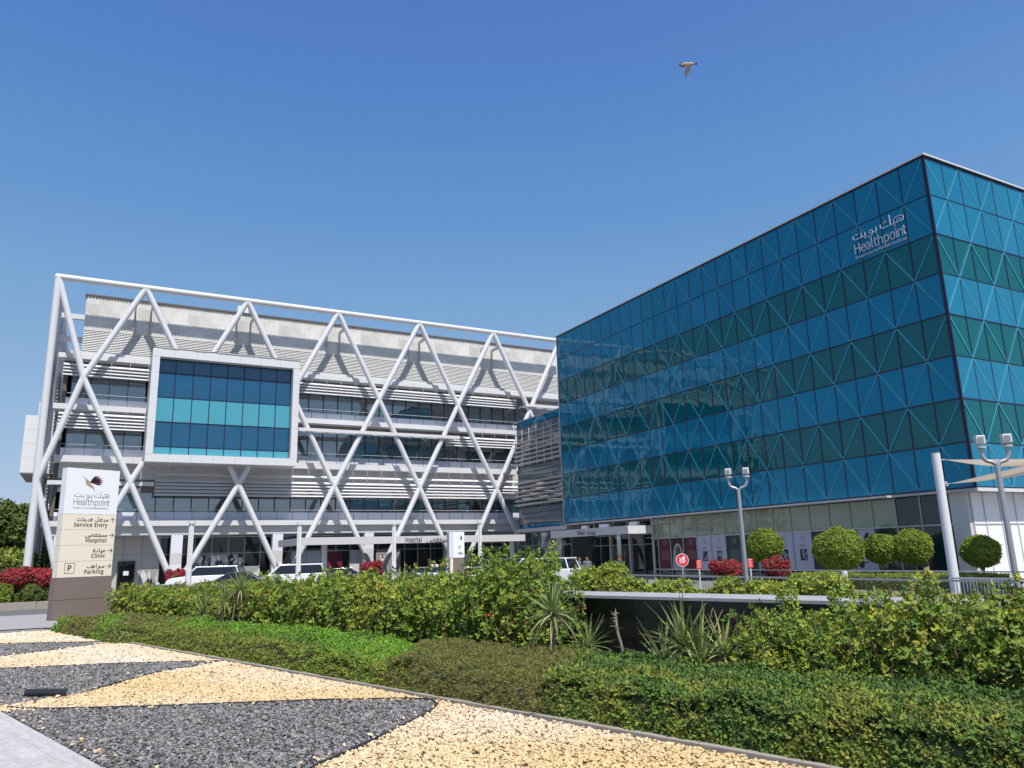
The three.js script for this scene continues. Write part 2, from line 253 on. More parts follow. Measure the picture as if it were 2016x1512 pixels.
{
  struct('gravel_bed', qpSheet([[WALK, -2], [CURB, -2], [CURB, 23.5], [WALK, 24.8]], -0.016), std(0.3, 0.22, 0.13, 1, { map: rep(grime, 1, 1) }));
  wedge.forEach((w) => struct('gravel_bed', qpSheet(w, -0.011), std(0.05, 0.05, 0.053, 1)));
  const stoneG = [0, 1, 2].map((s) => { const g = new THREE.IcosahedronGeometry(0.5, s === 1 ? 1 : 0), P = g.attributes.position; for (let i = 0; i < P.count; i++) { const x = P.getX(i), y = P.getY(i), z = P.getZ(i), k = 0.85 + 0.9 * noise.noise(x * 2.9 + s * 9.3, y * 2.9 + 0.4, z * 2.9 + s * 4.1); P.setXYZ(i, x * k * 1.25, y * k * 0.62, z * k * 0.9); } g.deleteAttribute('normal'); g.computeVertexNormals(); return g; });
  const sets = { dark: [[], [], []], pale: [[], [], []] };
  const add = (kind, q, p, s, y, c) => sets[kind][Math.floor(rnd() * 3)].push({ q, p, s, y, c });
  for (let p = 2.5; p < 24.6; p += 0.05) {
    const dens = p < 12 ? 3.6 : 2.2, step = p < 12 ? 1 : 1.25;
    const nq = Math.round((CURB - WALK) / 0.05 * dens * 0.95);
    for (let i = 0; i < nq; i++) {
      const q = rr(WALK + 0.01, CURB - 0.02), pp = p + rr(-0.03, 0.03); if (pp > 24.8 - (q - WALK) * 0.36) continue;
      const stray = rnd();
      let dark = isDark(q, pp); const edge = isDark(q + 0.18, pp) !== isDark(q - 0.18, pp) || isDark(q, pp + 0.2) !== isDark(q, pp - 0.2);
      if (dark && stray < (edge ? 0.03 : 0.0035)) dark = false; else if (!dark && stray < 0.002) dark = true;
      const s = rr(0.023, 0.047) * step * (dark ? 0.95 : 1.05) * (rnd() < 0.02 ? 1.5 : 1), v = dark ? rr(0.66, 1.34) : rr(0.88, 1.1), far = pp > 12.6 ? 0.45 : 0;
      const warm = 0.5 + 0.5 * noise.noise(q * 0.55, pp * 0.4, 3.1), t = Math.min(1, Math.max(0, warm * 1.5 - 0.4 + far + rr(-0.2, 0.2)));
      add(dark ? 'dark' : 'pale', q, pp, s, rr(-0.009, 0.007) + (stray < 0.03 && edge ? 0.02 : 0), dark ? [0.17 * v * v, 0.163 * v * v, 0.158 * v * v] : [(0.62 + 0.08 * t) * v, (0.45 + 0.14 * t) * v, (0.22 + 0.25 * t) * v]);
    }
  }
  const mats = { dark: std(1, 1, 1, 0.8), pale: std(1, 1, 1, 0.9) }, o = new THREE.Object3D(), col = new THREE.Color();
  for (const kind of ['dark', 'pale']) {
    const gr = thing(kind === 'dark' ? 'dark_gravel' : 'pale_gravel', kind === 'dark' ? 'dark grey stone chippings in wedges across the strip' : 'cream and ochre limestone chippings between the dark wedges', 'gravel'); gr.userData.kind = 'stuff';
    sets[kind].forEach((list, k) => {
      const im = new THREE.InstancedMesh(stoneG[k], mats[kind], list.length); im.name = 'stones'; im.userData.kind = 'stuff'; im.castShadow = im.receiveShadow = true;
      list.forEach((s, i) => { o.position.copy(QP(s.q, s.p, s.y)); o.rotation.set(rr(-0.6, 0.6), rr(0, 6.28), rr(-0.6, 0.6)); o.scale.setScalar(s.s); o.updateMatrix(); im.setMatrixAt(i, o.matrix); im.setColorAt(i, col.setRGB(...s.c)); });
      gr.add(im);
    });
  }
  // thin black edging between the zones
  const ribbon = (pts, h, th, y0 = -0.02) => {
    const c = new THREE.CatmullRomCurve3(pts.map(([q, p]) => QP(q, p, 0)), false, 'catmullrom', 0.15), n = 60, P = c.getPoints(n), s = [], idx = [];
    for (let i = 0; i <= n; i++) { const d = P[Math.min(n, i + 1)].clone().sub(P[Math.max(0, i - 1)]).normalize(), nx = -d.z * th, nz = d.x * th; for (const [sx, y] of [[1, y0], [1, h], [-1, h], [-1, y0]]) s.push(P[i].x + nx * sx, y, P[i].z + nz * sx); }
    for (let i = 0; i < n; i++) for (let k = 0; k < 3; k++) { const a = i * 4 + k; idx.push(a, a + 1, a + 4, a + 1, a + 5, a + 4); }
    const g = new THREE.BufferGeometry(); g.setAttribute('position', new THREE.Float32BufferAttribute(s, 3)); g.setIndex(idx); g.computeVertexNormals(); return g.toNonIndexed();
  };
  const edges = [
    [[[2.9, 22.2], [4.1, 20.7], [5.6, 19], [5.88, 18.66], [5.6, 18.45], [4.7, 18.05], [3.57, 17.7]], 'black edging strip round the farthest dark gravel wedge'],
    [[[2.5, 16.05], [3.17, 15.6], [4.65, 14.5], [5.7, 13.45], [5.86, 13.23], [5.6, 13.05], [4.65, 12.75], [3.4, 11.7]], 'black edging strip round the middle dark gravel wedge'],
    [[[2.42, 11.3], [2.5, 11.05], [2.75, 10.7], [3.58, 9.85], [4.91, 8.68], [5.72, 7.8], [5.88, 7.48], [5.75, 7.2], [5.45, 6.93], [4.25, 6.3], [3.45, 5.92], [2.6, 5.4]], 'black edging strip round the nearest dark gravel wedge'],
  ];
  const em = std(0.022, 0.022, 0.026, 0.45, { side: THREE.DoubleSide });
  for (const [pts, label] of edges) { const e = part('edging_strip', ribbon(pts, 0.022, 0.009), em, scene); e.name = numbered('edging_strip'); tag(e, label, 'edging'); }
  // loose end of edging lifted out of the stones
  const g = []; for (let i = 0; i < 10; i++) { const a0 = -1.2 + i * 0.24, a1 = a0 + 0.24; const q = new THREE.BufferGeometry(); const r = 0.06, P = (a, x) => [x, 0.045 + r * Math.sin(a), r * Math.cos(a)]; const A = P(a0, 0), B = P(a1, 0), D = P(a0, 0.6), E = P(a1, 0.6); q.setAttribute('position', new THREE.Float32BufferAttribute([...A, ...D, ...E, ...A, ...E, ...B], 3)); q.computeVertexNormals(); g.push(q); }
  const lo = part('loose_edging', mergeGeometries(g), em, scene); tag(lo, 'loose curled end of black plastic edging lying by the pavement', 'edging');
  const a = QP(2.78, 12.02), b = QP(3.2, 11.5); lo.position.copy(a); lo.rotation.y = Math.atan2(-(b.z - a.z), b.x - a.x);
}
// concrete kerb between the gravel and the planting
{
  const k = thing('kerb', 'narrow grey concrete kerb between the gravel and the low hedges', 'kerb', QP(CURB, 0), TH); k.userData.kind = 'structure';
  for (let i = -1; i < 24; i++) { const m = part('kerb_stone', UB, M.kerb, k); m.position.set(0.04, -0.018 + rr(-0.003, 0.003), -i - 0.5); m.scale.set(0.085, 0.1, 0.992); m.rotation.y = rr(-0.004, 0.004); }
  struct('soil', qpSheet([[CURB + 0.04, -3], [9.7, -3], [9.7, 27], [CURB + 0.04, 25.5]], -0.008), std(0.1, 0.075, 0.052, 1, { map: rep(grime, 1, 1) }));
  struct('planter_soil', qpSheet([[10.4, -4], [17.5, -4], [17.5, 27], [10.4, 27]], 0.5), std(0.17, 0.135, 0.075, 1, { map: rep(grime, 1, 1) }));
}
// black granite wall with a pale coping
{
  const w = thing('granite_wall', 'long low wall of black granite slabs under a pale stone coping', 'wall', QP(9.66, 0), TH);
  bx('backing', M.dark, w, 0.03, 0.5, -0.4, 0.925, -27, 3);
  for (let i = -2; i < 22; i++) for (let r = 0; r < 3; r++) { const m = part('granite_slab', UB, M.granite, w); m.position.set(0.015 + rr(0, 0.002), 0.04 + r * 0.306 + 0.13, -(i + 0.5) * 1.22 - (r % 2) * 0.0); m.scale.set(0.03, 0.302, 1.213); }
  for (let i = -2; i < 18; i++) { const m = part('coping_stone', UB, M.coping, w); m.position.set(0.42, 0.95, -(i + 0.5) * 1.5); m.scale.set(0.95, 0.042, 1.494); }
  bx('backing', M.lightGrey, w, 0.86, 0.89, -0.4, 0.88, -27, 3);
}
// ───────── panes ─────────
function pillow(seedv, amp) { return (x, y) => amp * ((1 - (2 * x) ** 2) * (1 - (2 * y) ** 2) * (0.7 + 0.6 * noise.noise(seedv, 1.3, 0.2)) + 0.8 * noise.noise(x * 2.1 + seedv * 3.7, y * 2.1, seedv)); }
function solidPane(f, th = 0.03) { const g = new THREE.BoxGeometry(1, 1, 1, 8, 8, 1), P = g.attributes.position, nm = g.attributes.normal; for (let i = 0; i < P.count; i++) if (nm.getZ(i) > 0.9) P.setZ(i, 0.5 + f(P.getX(i), P.getY(i)) / th);
  const h = 1e-3; for (let i = 0; i < P.count; i++) if (nm.getZ(i) > 0.9) { const x = P.getX(i), y = P.getY(i), n = V(-(f(x + h, y) - f(x - h, y)) / (2 * h) / th, -(f(x, y + h) - f(x, y - h)) / (2 * h) / th, 1).normalize(); nm.setXYZ(i, n.x, n.y, n.z); } return g; }
function thinPane(f) { const g = new THREE.PlaneGeometry(1, 1, 8, 8), P = g.attributes.position, nm = g.attributes.normal, h = 1e-3; for (let i = 0; i < P.count; i++) { const x = P.getX(i), y = P.getY(i); P.setZ(i, f(x, y)); const n = V(-(f(x + h, y) - f(x - h, y)) / (2 * h), -(f(x, y + h) - f(x, y - h)) / (2 * h), 1).normalize(); nm.setXYZ(i, n.x, n.y, n.z); } return g; }
const SP = [1, 2, 3, 4, 5, 6].map((s) => solidPane(pillow(s, 0.0042))), TP = [1, 2, 3, 4, 5, 6].map((s) => thinPane(pillow(s + 10, 0.0042))), FP = [1, 2, 3].map((s) => thinPane(pillow(s + 20, 0.0012)));
const pick = (a) => a[Math.floor(rnd() * a.length)];

// ───────── hospital with the white tube lattice ─────────
const P0 = -0.43; // plaza level
{
  const b = thing('hospital_building', 'white hospital building behind a lattice of crossing white tubes', 'building', V(-4.576, P0, -69.023), 0.0109);
  const B = (n, m, u0, u1, h0, h1, w0, w1) => bx(n, m, b, u0, u1, h0, h1, w0, w1);
  // lattice
  const top = [0, 6.5, 14.9, 23.3, 31.7, 40.15, 48.55], mid = [2.46, 10.7, 19.1, 27.5, 35.9, 44.35], foot = [2.4, 10.4, 19.1, 27.5, 35.9, 44.35], H = 25.28, H2 = 17, H1 = 8.58, R = 0.245;
  const tube = (a, c, r = R) => { const A = V(...a), Cc = V(...c), t = part('tube', rodG(A, Cc, r, 18), M.tube, b), d = Cc.clone().sub(A), L = d.length(); d.normalize(); for (let s = 2.8; s < L - 1; s += 5.4) part('weld_seam', rodG(A.clone().addScaledVector(d, s), A.clone().addScaledVector(d, s + 0.03), r + 0.004, 18), M.lightGrey, t); };
  const lerp = (a, c, y) => { const t = (y - a[1]) / (c[1] - a[1]); return [a[0] + (c[0] - a[0]) * t, y, a[2] + (c[2] - a[2]) * t]; };
  const BX = { u0: 7.36, u1: 19.55, h0: 10.2, h1: 19.8 };
  const clip = (a, c) => { // leave out what lies inside the projecting bay
    const inB = (p) => p[0] > BX.u0 && p[0] < BX.u1 && p[1] > BX.h0 && p[1] < BX.h1, pts = []; const n = 200; let start = null;
    for (let i = 0; i <= n; i++) { const p = lerp(a, c, a[1] + (c[1] - a[1]) * i / n), o = !inB(p); if (o && !start) start = p; if (start && (!o || i === n)) { pts.push([start, p]); start = null; } }
    for (const [s, e] of pts) tube(s, e);
  };
  tube([-0.2, H, 0], [49, H, 0], 0.265);
  tube([0, 0, 0], [0, H, 0], 0.275);
  for (let i = 0; i < 7; i++) {
    if (mid[i] !== undefined) { clip([top[i], H, 0], [mid[i], H2, 0]); clip([mid[i], H2, 0], [top[i], H1, 0]); clip([top[i], H1, 0], [foot[i], 0, 0]); }
    if (i && mid[i - 1] !== undefined) { clip([top[i], H, 0], [mid[i - 1], H2, 0]); clip([mid[i - 1], H2, 0], [top[i], H1, 0]); clip([top[i], H1, 0], [foot[i - 1], 0, 0]); }
  }
  for (const [u, h] of [...top.map((u) => [u, H]), ...mid.map((u) => [u, H2]), ...top.map((u) => [u, H1])]) if (!(u > BX.u0 && u < BX.u1 && h > BX.h0 && h < BX.h1)) part('tube_node', new THREE.SphereGeometry(0.265, 16, 10).translate(u, h, 0), M.tube, b);
  // the same lattice on the left side wall, and its roof tube
  tube([0, H, 0], [0, H, -26], 0.29);
  for (let k = 0; k < 3; k++) { const z = -k * 8.4; for (const [a, c] of [[[0, H, z], [0, H2, z - 4.2]], [[0, H2, z - 4.2], [0, H1, z]], [[0, H1, z], [0, 0, z - 4.2]], [[0, H, z - 8.4], [0, H2, z - 4.2]], [[0, H2, z - 4.2], [0, H1, z - 8.4]], [[0, H1, z - 8.4], [0, 0, z - 4.2]]]) tube(a, c); }
  for (const [h, u1] of [[22.6, 2.1], [20.6, 2.1]]) B('tie_beam', M.white, 0.2, u1, h, h + 0.42, -2.9, -2.5);
  // brackets from the tubes to the upper wall
  for (const u of top.slice(1, 6)) for (const s of [-1, 1]) { B('bracket_arm', M.lightGrey, u + s * 0.62 - 0.07, u + s * 0.62 + 0.07, 23.55, 23.85, -1.75, -0.1); B('bracket_post', M.rod, u + s * 0.62 - 0.07, u + s * 0.62 + 0.07, 21.6, 23.55, -1.67, -1.55); }
  // upper wall of ribbed sheets, slats below
  const rib = (len) => { const s = new THREE.Shape(); s.moveTo(0, -0.05); for (let x = 0; x < len - 0.2; x += 0.235) { s.lineTo(x, 0); s.lineTo(x + 0.085, 0); s.lineTo(x + 0.105, 0.045); s.lineTo(x + 0.215, 0.045); } s.lineTo(len, 0); s.lineTo(len, -0.05); const g = new THREE.ExtrudeGeometry(s, { depth: 3.03, bevelEnabled: false }); g.rotateX(-Math.PI / 2); return g; };
  const ribG = rib(4.0), cm = [0, 1, 2].map((i) => std(0.84 + i * 0.02, 0.82 + i * 0.02, 0.77 + i * 0.025, 0.5, { map: rep(grime, 0.05, 0.08) }));
  for (let i = 0; i < 12; i++) { const m = part('ribbed_sheet', ribG, cm[i % 3], b); m.scale.z = -1; m.position.set(2.1 + i * 4.0, 21.5, -1.75); m.scale.set(1, 1, -1); }
  B('roof_edge', M.brown, 2.0, 50.2, 24.53, 24.66, -3, -1.6);
  B('upper_wall', M.grey, 2.1, 50.1, 19.55, 24.5, -24, -1.97);
  B('roof_edge', M.white, 14, 50.1, 24.7, 24.95, -4.2, -2.9);
  for (const u of [14.6, 15.25]) part('roof_vent', new THREE.CylinderGeometry(0.16, 0.26, 0.9, 12).translate(u, 25.1, -2.6), M.panel, b);
  for (const u of [34, 38.2, 46]) part('roof_rod', rodG(V(u, 24.6, -2), V(u, 26, -2), 0.02, 6), M.rod, b);
  B('slat_backing', M.headDark, 2.1, 50.1, 19.58, 21.5, -1.965, -1.9);
  for (let i = 0; i < 13; i++) { const m = part('slat', UB, M.slat, b); m.position.set(26.1, 19.66 + i * 0.148, -1.8); m.scale.set(48, 0.018, 0.2); m.rotation.x = 0.85; }
  // storeys
  const FL = [[5.15, 5.58], [10.27, 10.8], [14.55, 15.0]], MOD = 1.4083;
  const fasc = (h0, h1, u0, u1, w0 = -1.15, w1 = -2.5, m = M.white) => { for (let u = u0; u < u1 - 0.1; u += 2.8166) B('fascia_panel', m, u + 0.006, Math.min(u + 2.8106, u1), h0, h1, w1, w0); };
  fasc(18.84, 19.24, 0.5, 50); B('ledge', M.lightGrey, 1.2, 50, 19.24, 19.58, -2.3, -1.5);
  fasc(14.55, 15, 0.5, 7.3); fasc(14.55, 15, 19.6, 43.4); fasc(10.27, 10.8, 0.95, 7.3); fasc(10.27, 10.8, 19.5, 43.2); fasc(5.15, 5.58, 0.5, 43.1);
  B('cross_beam', M.white, 0.7, 8.3, 8.38, 8.7, -0.75, -0.45);
  for (const [h0, h1] of FL) B('floor_slab', M.slab, 0.9, 50, h0 + 0.02, h1 - 0.02, -24, -2.5);
  B('floor_slab', M.slab, 0.9, 50, 18.86, 19.2, -24, -2.5);
  for (const [i, [h0, h1, hc]] of [[0, [5.58, 10.27, 7.95]], [1, [10.8, 14.55, 14.2]], [2, [15, 18.84, 17.75]]]) {
    B('room_wall', M.room, 1.0, 50, h0, h1, -9.2, -9);
    B('end_wall', M.brown, 1.0, 1.3, h0, h1, -24, -2.3);
    B('sill_panel', M.sill, 1.3, 46, h0, h0 + 0.75, -2.5, -2.3);
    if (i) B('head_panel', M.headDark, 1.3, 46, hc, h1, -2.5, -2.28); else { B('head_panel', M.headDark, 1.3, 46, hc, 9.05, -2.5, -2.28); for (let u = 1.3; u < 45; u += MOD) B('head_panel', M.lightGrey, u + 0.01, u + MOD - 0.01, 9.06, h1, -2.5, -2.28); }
    for (let k = 0; k <= 31; k++) {
      const u = 1.6 + k * MOD; if (u > BX.u0 - 0.6 && u < BX.u1 - 0.6 && i) continue;
      B('mullion', M.darkFrame, u - 0.035, u + 0.035, h0 + 0.75, hc, -2.42, -2.26);
      if (k === 31) continue;
      const pane = part('window_pane', pick(FP), M.glassA, b); pane.position.set(u + MOD / 2, (h0 + 0.75 + hc) / 2, -2.36); pane.scale.set(MOD - 0.07, hc - h0 - 0.75, 1); pane.rotation.y = rr(-0.003, 0.003); pane.rotation.x = rr(-0.002, 0.002);
      const bl = rnd(); if (bl < 0.78 && k < 30) B('blind', M.blind, u + 0.05, u + MOD - 0.05, hc - (hc - h0 - 0.75) * (bl < 0.18 ? 0.95 : rr(0.25, 0.6)), hc, -2.72, -2.7);
      if (rnd() < 0.3) B('room_wall', M.slab, u + 0.2, u + 0.4, h0, h1, -9, -4.5);
      // glass rail before the window
      B('rail_post', M.darkFrame, u - 0.015, u + 0.015, h0, h0 + 0.88, -1.22, -1.18);
      const rg = part('rail_pane', pick(FP), M.rail, b); rg.position.set(u + MOD / 2, h0 + 0.45, -1.2); rg.scale.set(MOD - 0.03, 0.84, 1);
    }
    for (const [a, c] of i ? [[1.4, 7.3], [19.5, 43.3]] : [[1.4, 43.3]]) B('handrail', M.rod, a, c, h0 + 0.88, h0 + 0.92, -1.23, -1.17);
  }
  // sunshade blades on hanging rods
  const blade = (u0, u1, h) => { const n = Math.max(1, Math.round((u1 - u0) / 8.45)); for (let k = 0; k < n; k++) { const m = part('louvre_blade', UB, M.white, b), a = u0 + (u1 - u0) * k / n, c = u0 + (u1 - u0) * (k + 1) / n; m.position.set((a + c) / 2, h, -1.0); m.scale.set(c - a - 0.01, 0.06, 0.26); m.rotation.x = 0.75; } };
  for (const h of [17.42, 17.71, 17.98, 18.25]) { blade(0.95, 7.3, h); blade(19.7, 43.3, h); }
  for (const h of [13.06, 13.33, 13.6, 13.88, 14.16]) { blade(0.95, 7.3, h); if (h < 14) blade(34.9, 43.2, h); }
  for (const h of [7.74, 8.03, 8.32, 8.61, 8.9, 9.47]) blade(8.4, 43.2, h);
  for (const [h0, h1, spans] of [[17.3, 18.84, [[1.6, 7.4], [19.8, 43.3]]], [13, 14.55, [[1.6, 7.4], [34.9, 43.2]]], [7.65, 10.27, [[8.45, 43.2]]]]) for (const [a, c] of spans) for (let u = a; u <= c; u += MOD) B('hanger_rod', M.rod, u - 0.02, u + 0.02, h0, h1, -0.95, -0.91);
  // flat sunshades
  const shelf = (u0, u1, h, w1) => { B('sunshade', M.white, u0, u1, h, h + 0.3, w1 - 0.14, w1); for (let u = u0; u < u1; u += MOD) B('sunshade_arm', M.lightGrey, u, u + 0.06, h + 0.02, h + 0.22, -1.3, w1 - 0.14); for (let k = 0; k < 4; k++) B('sunshade_blade', M.panel, u0, u1, h + 0.12, h + 0.17, w1 - 0.42 - k * 0.36, w1 - 0.2 - k * 0.36); };
  shelf(19.8, 35.9, 13.5, 0.42); shelf(43.7, 50, 17.4, 0.42);
  // projecting bay with blue glass
  const f0 = 1.2, f1 = -2.4, { u0, u1, h0, h1 } = BX;
  for (let k = 0; k < 7; k++) { const a = u0 + (u1 - u0) * k / 7, c = u0 + (u1 - u0) * (k + 1) / 7 - 0.012; B('bay_panel', M.white, a, c, 19.06, h1, f1, f0); B('bay_panel', M.white, a, c, h0, 10.84, f1, f0); }
  for (let k = 0; k < 6; k++) { const a = 10.852 + 8.196 * k / 6, c = 10.852 + 8.196 * (k + 1) / 6 - 0.012; B('bay_panel', M.white, u0, 7.93, a, c, f1, f0); B('bay_panel', M.white, 18.98, u1, a, c, f1, f0); }
  B('bay_back', M.room, 7.93, 18.98, 10.84, 19.06, f1 - 2.1, f1 - 2);
  const gu = [7.95, 9.27, 10.69, 12.09, 13.47, 14.87, 16.26, 17.66, 18.96], gh = [10.86, 11.56, 13.64, 15.74, 17.86, 19.04];
  B('bay_slab', M.slab, 7.95, 18.96, 13.7, 15.7, f1, 0.3); B('bay_slab', M.slab, 7.95, 18.96, 10.86, 11.5, f1, 0.3);
  for (let r = 0; r < 5; r++) for (let k = 0; k < 8; k++) {
    const cyan = r === 0 || r === 2, m = part('glass_pane', cyan ? pick(SP) : pick(FP), cyan ? M.cyan : M.blueGlass, b);
    m.position.set((gu[k] + gu[k + 1]) / 2, (gh[r] + gh[r + 1]) / 2, 0.42); m.scale.set(gu[k + 1] - gu[k] - 0.04, gh[r + 1] - gh[r] - 0.04, cyan ? 0.03 : 1);
    if (!cyan) B('blind', M.blind, gu[k] + 0.04, gu[k + 1] - 0.04, gh[r + 1] - (r === 4 ? 1.1 : (r === 1 ? rr(0.05, 0.2) : rr(0.4, 1.5))), gh[r + 1], 0.2, 0.22);
  }
  for (const u of gu) B('mullion', M.joint, u - 0.035, u + 0.035, gh[0], gh[5], 0.34, 0.462);
  for (const h of gh) B('transom', M.joint, gu[0], gu[8], h - 0.035, h + 0.035, 0.335, 0.457);
  B('window_notice', M.panel, 8.35, 8.75, 12.35, 12.6, 0.385, 0.39); B('window_notice', M.panel, 13.95, 14.3, 11.95, 12.2, 0.385, 0.39);
  B('bay_trim', M.brown, u0 - 0.05, u1 + 0.05, h1, h1 + 0.06, f1, f0 + 0.03);
  for (const [a, c] of [[8, 9.4], [10.5, 11.6], [12.6, 15.6], [15.8, 17], [17.3, 19.5]]) B('roof_mat', M.grey, a, c, h1 - 0.02, h1 + 0.08, f0 - 0.1, f0 + 0.05);
  // ground storey
  B('beam_panel', M.lightGrey, 0.9, 46, 4.42, 5.15, -2.6, -1.5); B('ceiling', M.lightGrey, 0.9, 46, 4.35, 4.42, -6, -1.55);
  B('room_wall', M.room, 0.9, 50, 0, 4.4, -9, -8.8);
  for (const u of [1.5, 10.0, 18.3, 26.75, 35.2]) { for (const [a, c, m] of [[0, 2.0, M.sill], [2.012, 2.85, M.lightGrey], [2.862, 4.4, M.sill]]) B('column_panel', m, u, u + 0.9, a, c, -2.2, -1.5); }
  for (let k = 0; k < 30; k++) {
    const u = 2.4 + k * 1.38; if (u > 43) break;
    const inEntry = u > 19 && u < 36;
    B('mullion', M.rod, u - 0.03, u + 0.03, 0, 4.35, -3.25, -3.1);
    const solid = u < 9.2 || (inEntry && u > 20 && u < 23.5) || (u > 24.6 && u < 26.6);
    for (const [a, c, low] of [[0.02, 2.8, true], [2.86, 4.33, false]]) {
      if (solid && (low || u < 8.2)) { B('wall_panel', u < 9.2 ? std(0.5, 0.47, 0.43, 0.35) : M.lightGrey, u + 0.035, u + 1.345, a, c, -3.24, -3.16); continue; }
      const m = part('shop_pane', pick(FP), M.shopGlass, b); m.position.set(u + 0.69, (a + c) / 2, -3.17); m.scale.set(1.3, c - a, 1);
    }
  }
  B('transom', M.rod, 2.4, 43, 2.8, 2.86, -3.24, -3.12);
  B('maroon_panel', M.maroon, 23.55, 25.1, 0, 2.75, -3.05, -3.0);
  // window graphics: plain black and white figures
  const figures = canvasTex(1024, 256, (g, w, h) => { g.fillStyle = '#a9a7a6'; g.fillRect(0, 0, w, h); let s = 7; const r = () => (s = (s * 16807) % 2147483647) / 2147483647; for (let i = 0; i < 90; i++) { const x = r() * w, y = r() * h, k = 12 + r() * 46; g.fillStyle = ['#141414', '#2b2a2a', '#e4e2df', '#8d8b8a', '#191817'][i % 5]; g.beginPath(); g.moveTo(x, y - k); g.bezierCurveTo(x + k * r(), y - k * r(), x + k * 1.2, y + k * r(), x + k * 0.4 * r(), y + k * 1.6); g.bezierCurveTo(x - k * r(), y + k * r(), x - k * 0.7, y, x, y - k); g.fill(); } });
  for (const [a, c] of [[12.05, 13.38], [13.45, 14.76], [14.83, 16.14]]) { const pl = part('window_graphic', new THREE.BoxGeometry(c - a, 1.05, 0.01), std(1, 1, 1, 0.5, { map: (() => { const t = figures.clone(); t.repeat.set(0.3, 1); t.offset.x = (a * 0.37) % 0.7; t.needsUpdate = true; return t; })() }), b); pl.position.set((a + c) / 2, 2.2, -3.09); }
  for (const [a, c] of [[7.9, 9.2], [10.95, 12.0], [14.85, 17.6]]) { const pl = part('window_graphic', new THREE.BoxGeometry(c - a, 1.6, 0.01), std(0.75, 0.75, 0.75, 0.5, { map: (() => { const t = figures.clone(); t.repeat.set(0.35, 1); t.offset.x = (a * 0.61) % 0.6; t.needsUpdate = true; return t; })() }), b); pl.position.set((a + c) / 2, 0.85, -3.08); }
  B('door_frame', M.darkFrame, 6.2, 7.5, 0, 2.35, -3.1, -3.02); B('door_leaf', M.shopGlass, 6.3, 7.4, 0.08, 2.25, -3.02, -2.98); B('door_notice', M.panel, 6.65, 7.05, 1.2, 1.55, -2.97, -2.96);
  // entrance poster with a plain robed figure
  const robe = canvasTex(256, 256, (g) => { g.fillStyle = '#8c8a86'; g.fillRect(0, 0, 256, 256); g.fillStyle = '#2c3a36'; g.beginPath(); g.moveTo(20, 256); g.quadraticCurveTo(10, 130, 64, 90); g.quadraticCurveTo(120, 130, 118, 256); g.fill(); g.fillStyle = '#c8c4bb'; g.beginPath(); g.moveTo(48, 256); g.lineTo(56, 90); g.lineTo(84, 90); g.lineTo(94, 256); g.fill(); g.fillStyle = '#d8d4cc'; g.beginPath(); g.ellipse(68, 66, 24, 34, 0, 0, 7); g.fill(); g.fillStyle = '#6d5344'; g.beginPath(); g.ellipse(68, 66, 13, 20, 0, 0, 7); g.fill(); g.fillStyle = '#1a1918'; g.fillRect(50, 38, 36, 8); g.fillStyle = '#777570'; g.fillRect(170, 150, 30, 6); g.fillRect(160, 220, 50, 4); });
  const po = part('poster', new THREE.BoxGeometry(2.5, 2.6, 0.04), std(1, 1, 1, 0.5, { map: robe }), b); po.position.set(29.5, 1.5, -2.6);
  B('notice_board', M.panel, 38.9, 39.5, 1.9, 2.35, -2.2, -2.15);
  B('far_wall', M.grey, 44, 50, 0, 19, -3.4, -3.0);
  // stepped bay on the left side wall
  for (let k = 0; k < 4; k++) { B('side_bay_panel', M.panel, -1.45, 0.9, 9.65 + k * 1.18, 9.65 + (k + 1) * 1.18 - 0.012, -12, -4); }
  B('side_bay_panel', M.panel, -0.6, 0.9, 14.37, 15.5, -12, -4); B('side_bay_soffit', M.grey, -1.45, 0.9, 9.56, 9.645, -12, -4);
  B('side_wall', M.brown, 0.95, 1.0, 0, 19, -24, -3); for (let h = 1; h < 18; h += 0.3) B('side_slat', M.grey, 0.6, 0.72, h, h + 0.06, -6.5, -2.6);
}
// hospital entrance canopy
{
  const c = thing('entrance_canopy', 'long flat canopy with dark Hospital lettering before the tube lattice', 'canopy', V(-4.576, P0, -69.023), 0.0109);
  bx('fascia', M.lightGrey, c, 18.3, 38.2, 3.17, 3.74, 8.85, 9); bx('fascia', M.lightGrey, c, 18.3, 18.45, 3.17, 3.74, 0.8, 8.85); bx('fascia', M.lightGrey, c, 38.05, 38.2, 3.17, 3.74, 0.8, 8.85);
  bx('deck', M.grey, c, 18.45, 38.05, 3.3, 3.5, 0.8, 8.85);
  for (const u of [20.5, 37.6]) part('column', new THREE.CylinderGeometry(0.22, 0.22, 3.3, 16).translate(u, 1.65, 7.6), M.panel, c);
  part('lettering', at(textG('Hospital', 0.38, 0.05, sans, 1.44), 26.8, 3.27, 9), M.greyInk, c);
  part('lettering', at(arG('mustashfa', 0.42, 0.05, 0.12, 1.9), 28.72, 3.28, 9), M.greyInk, c);
}
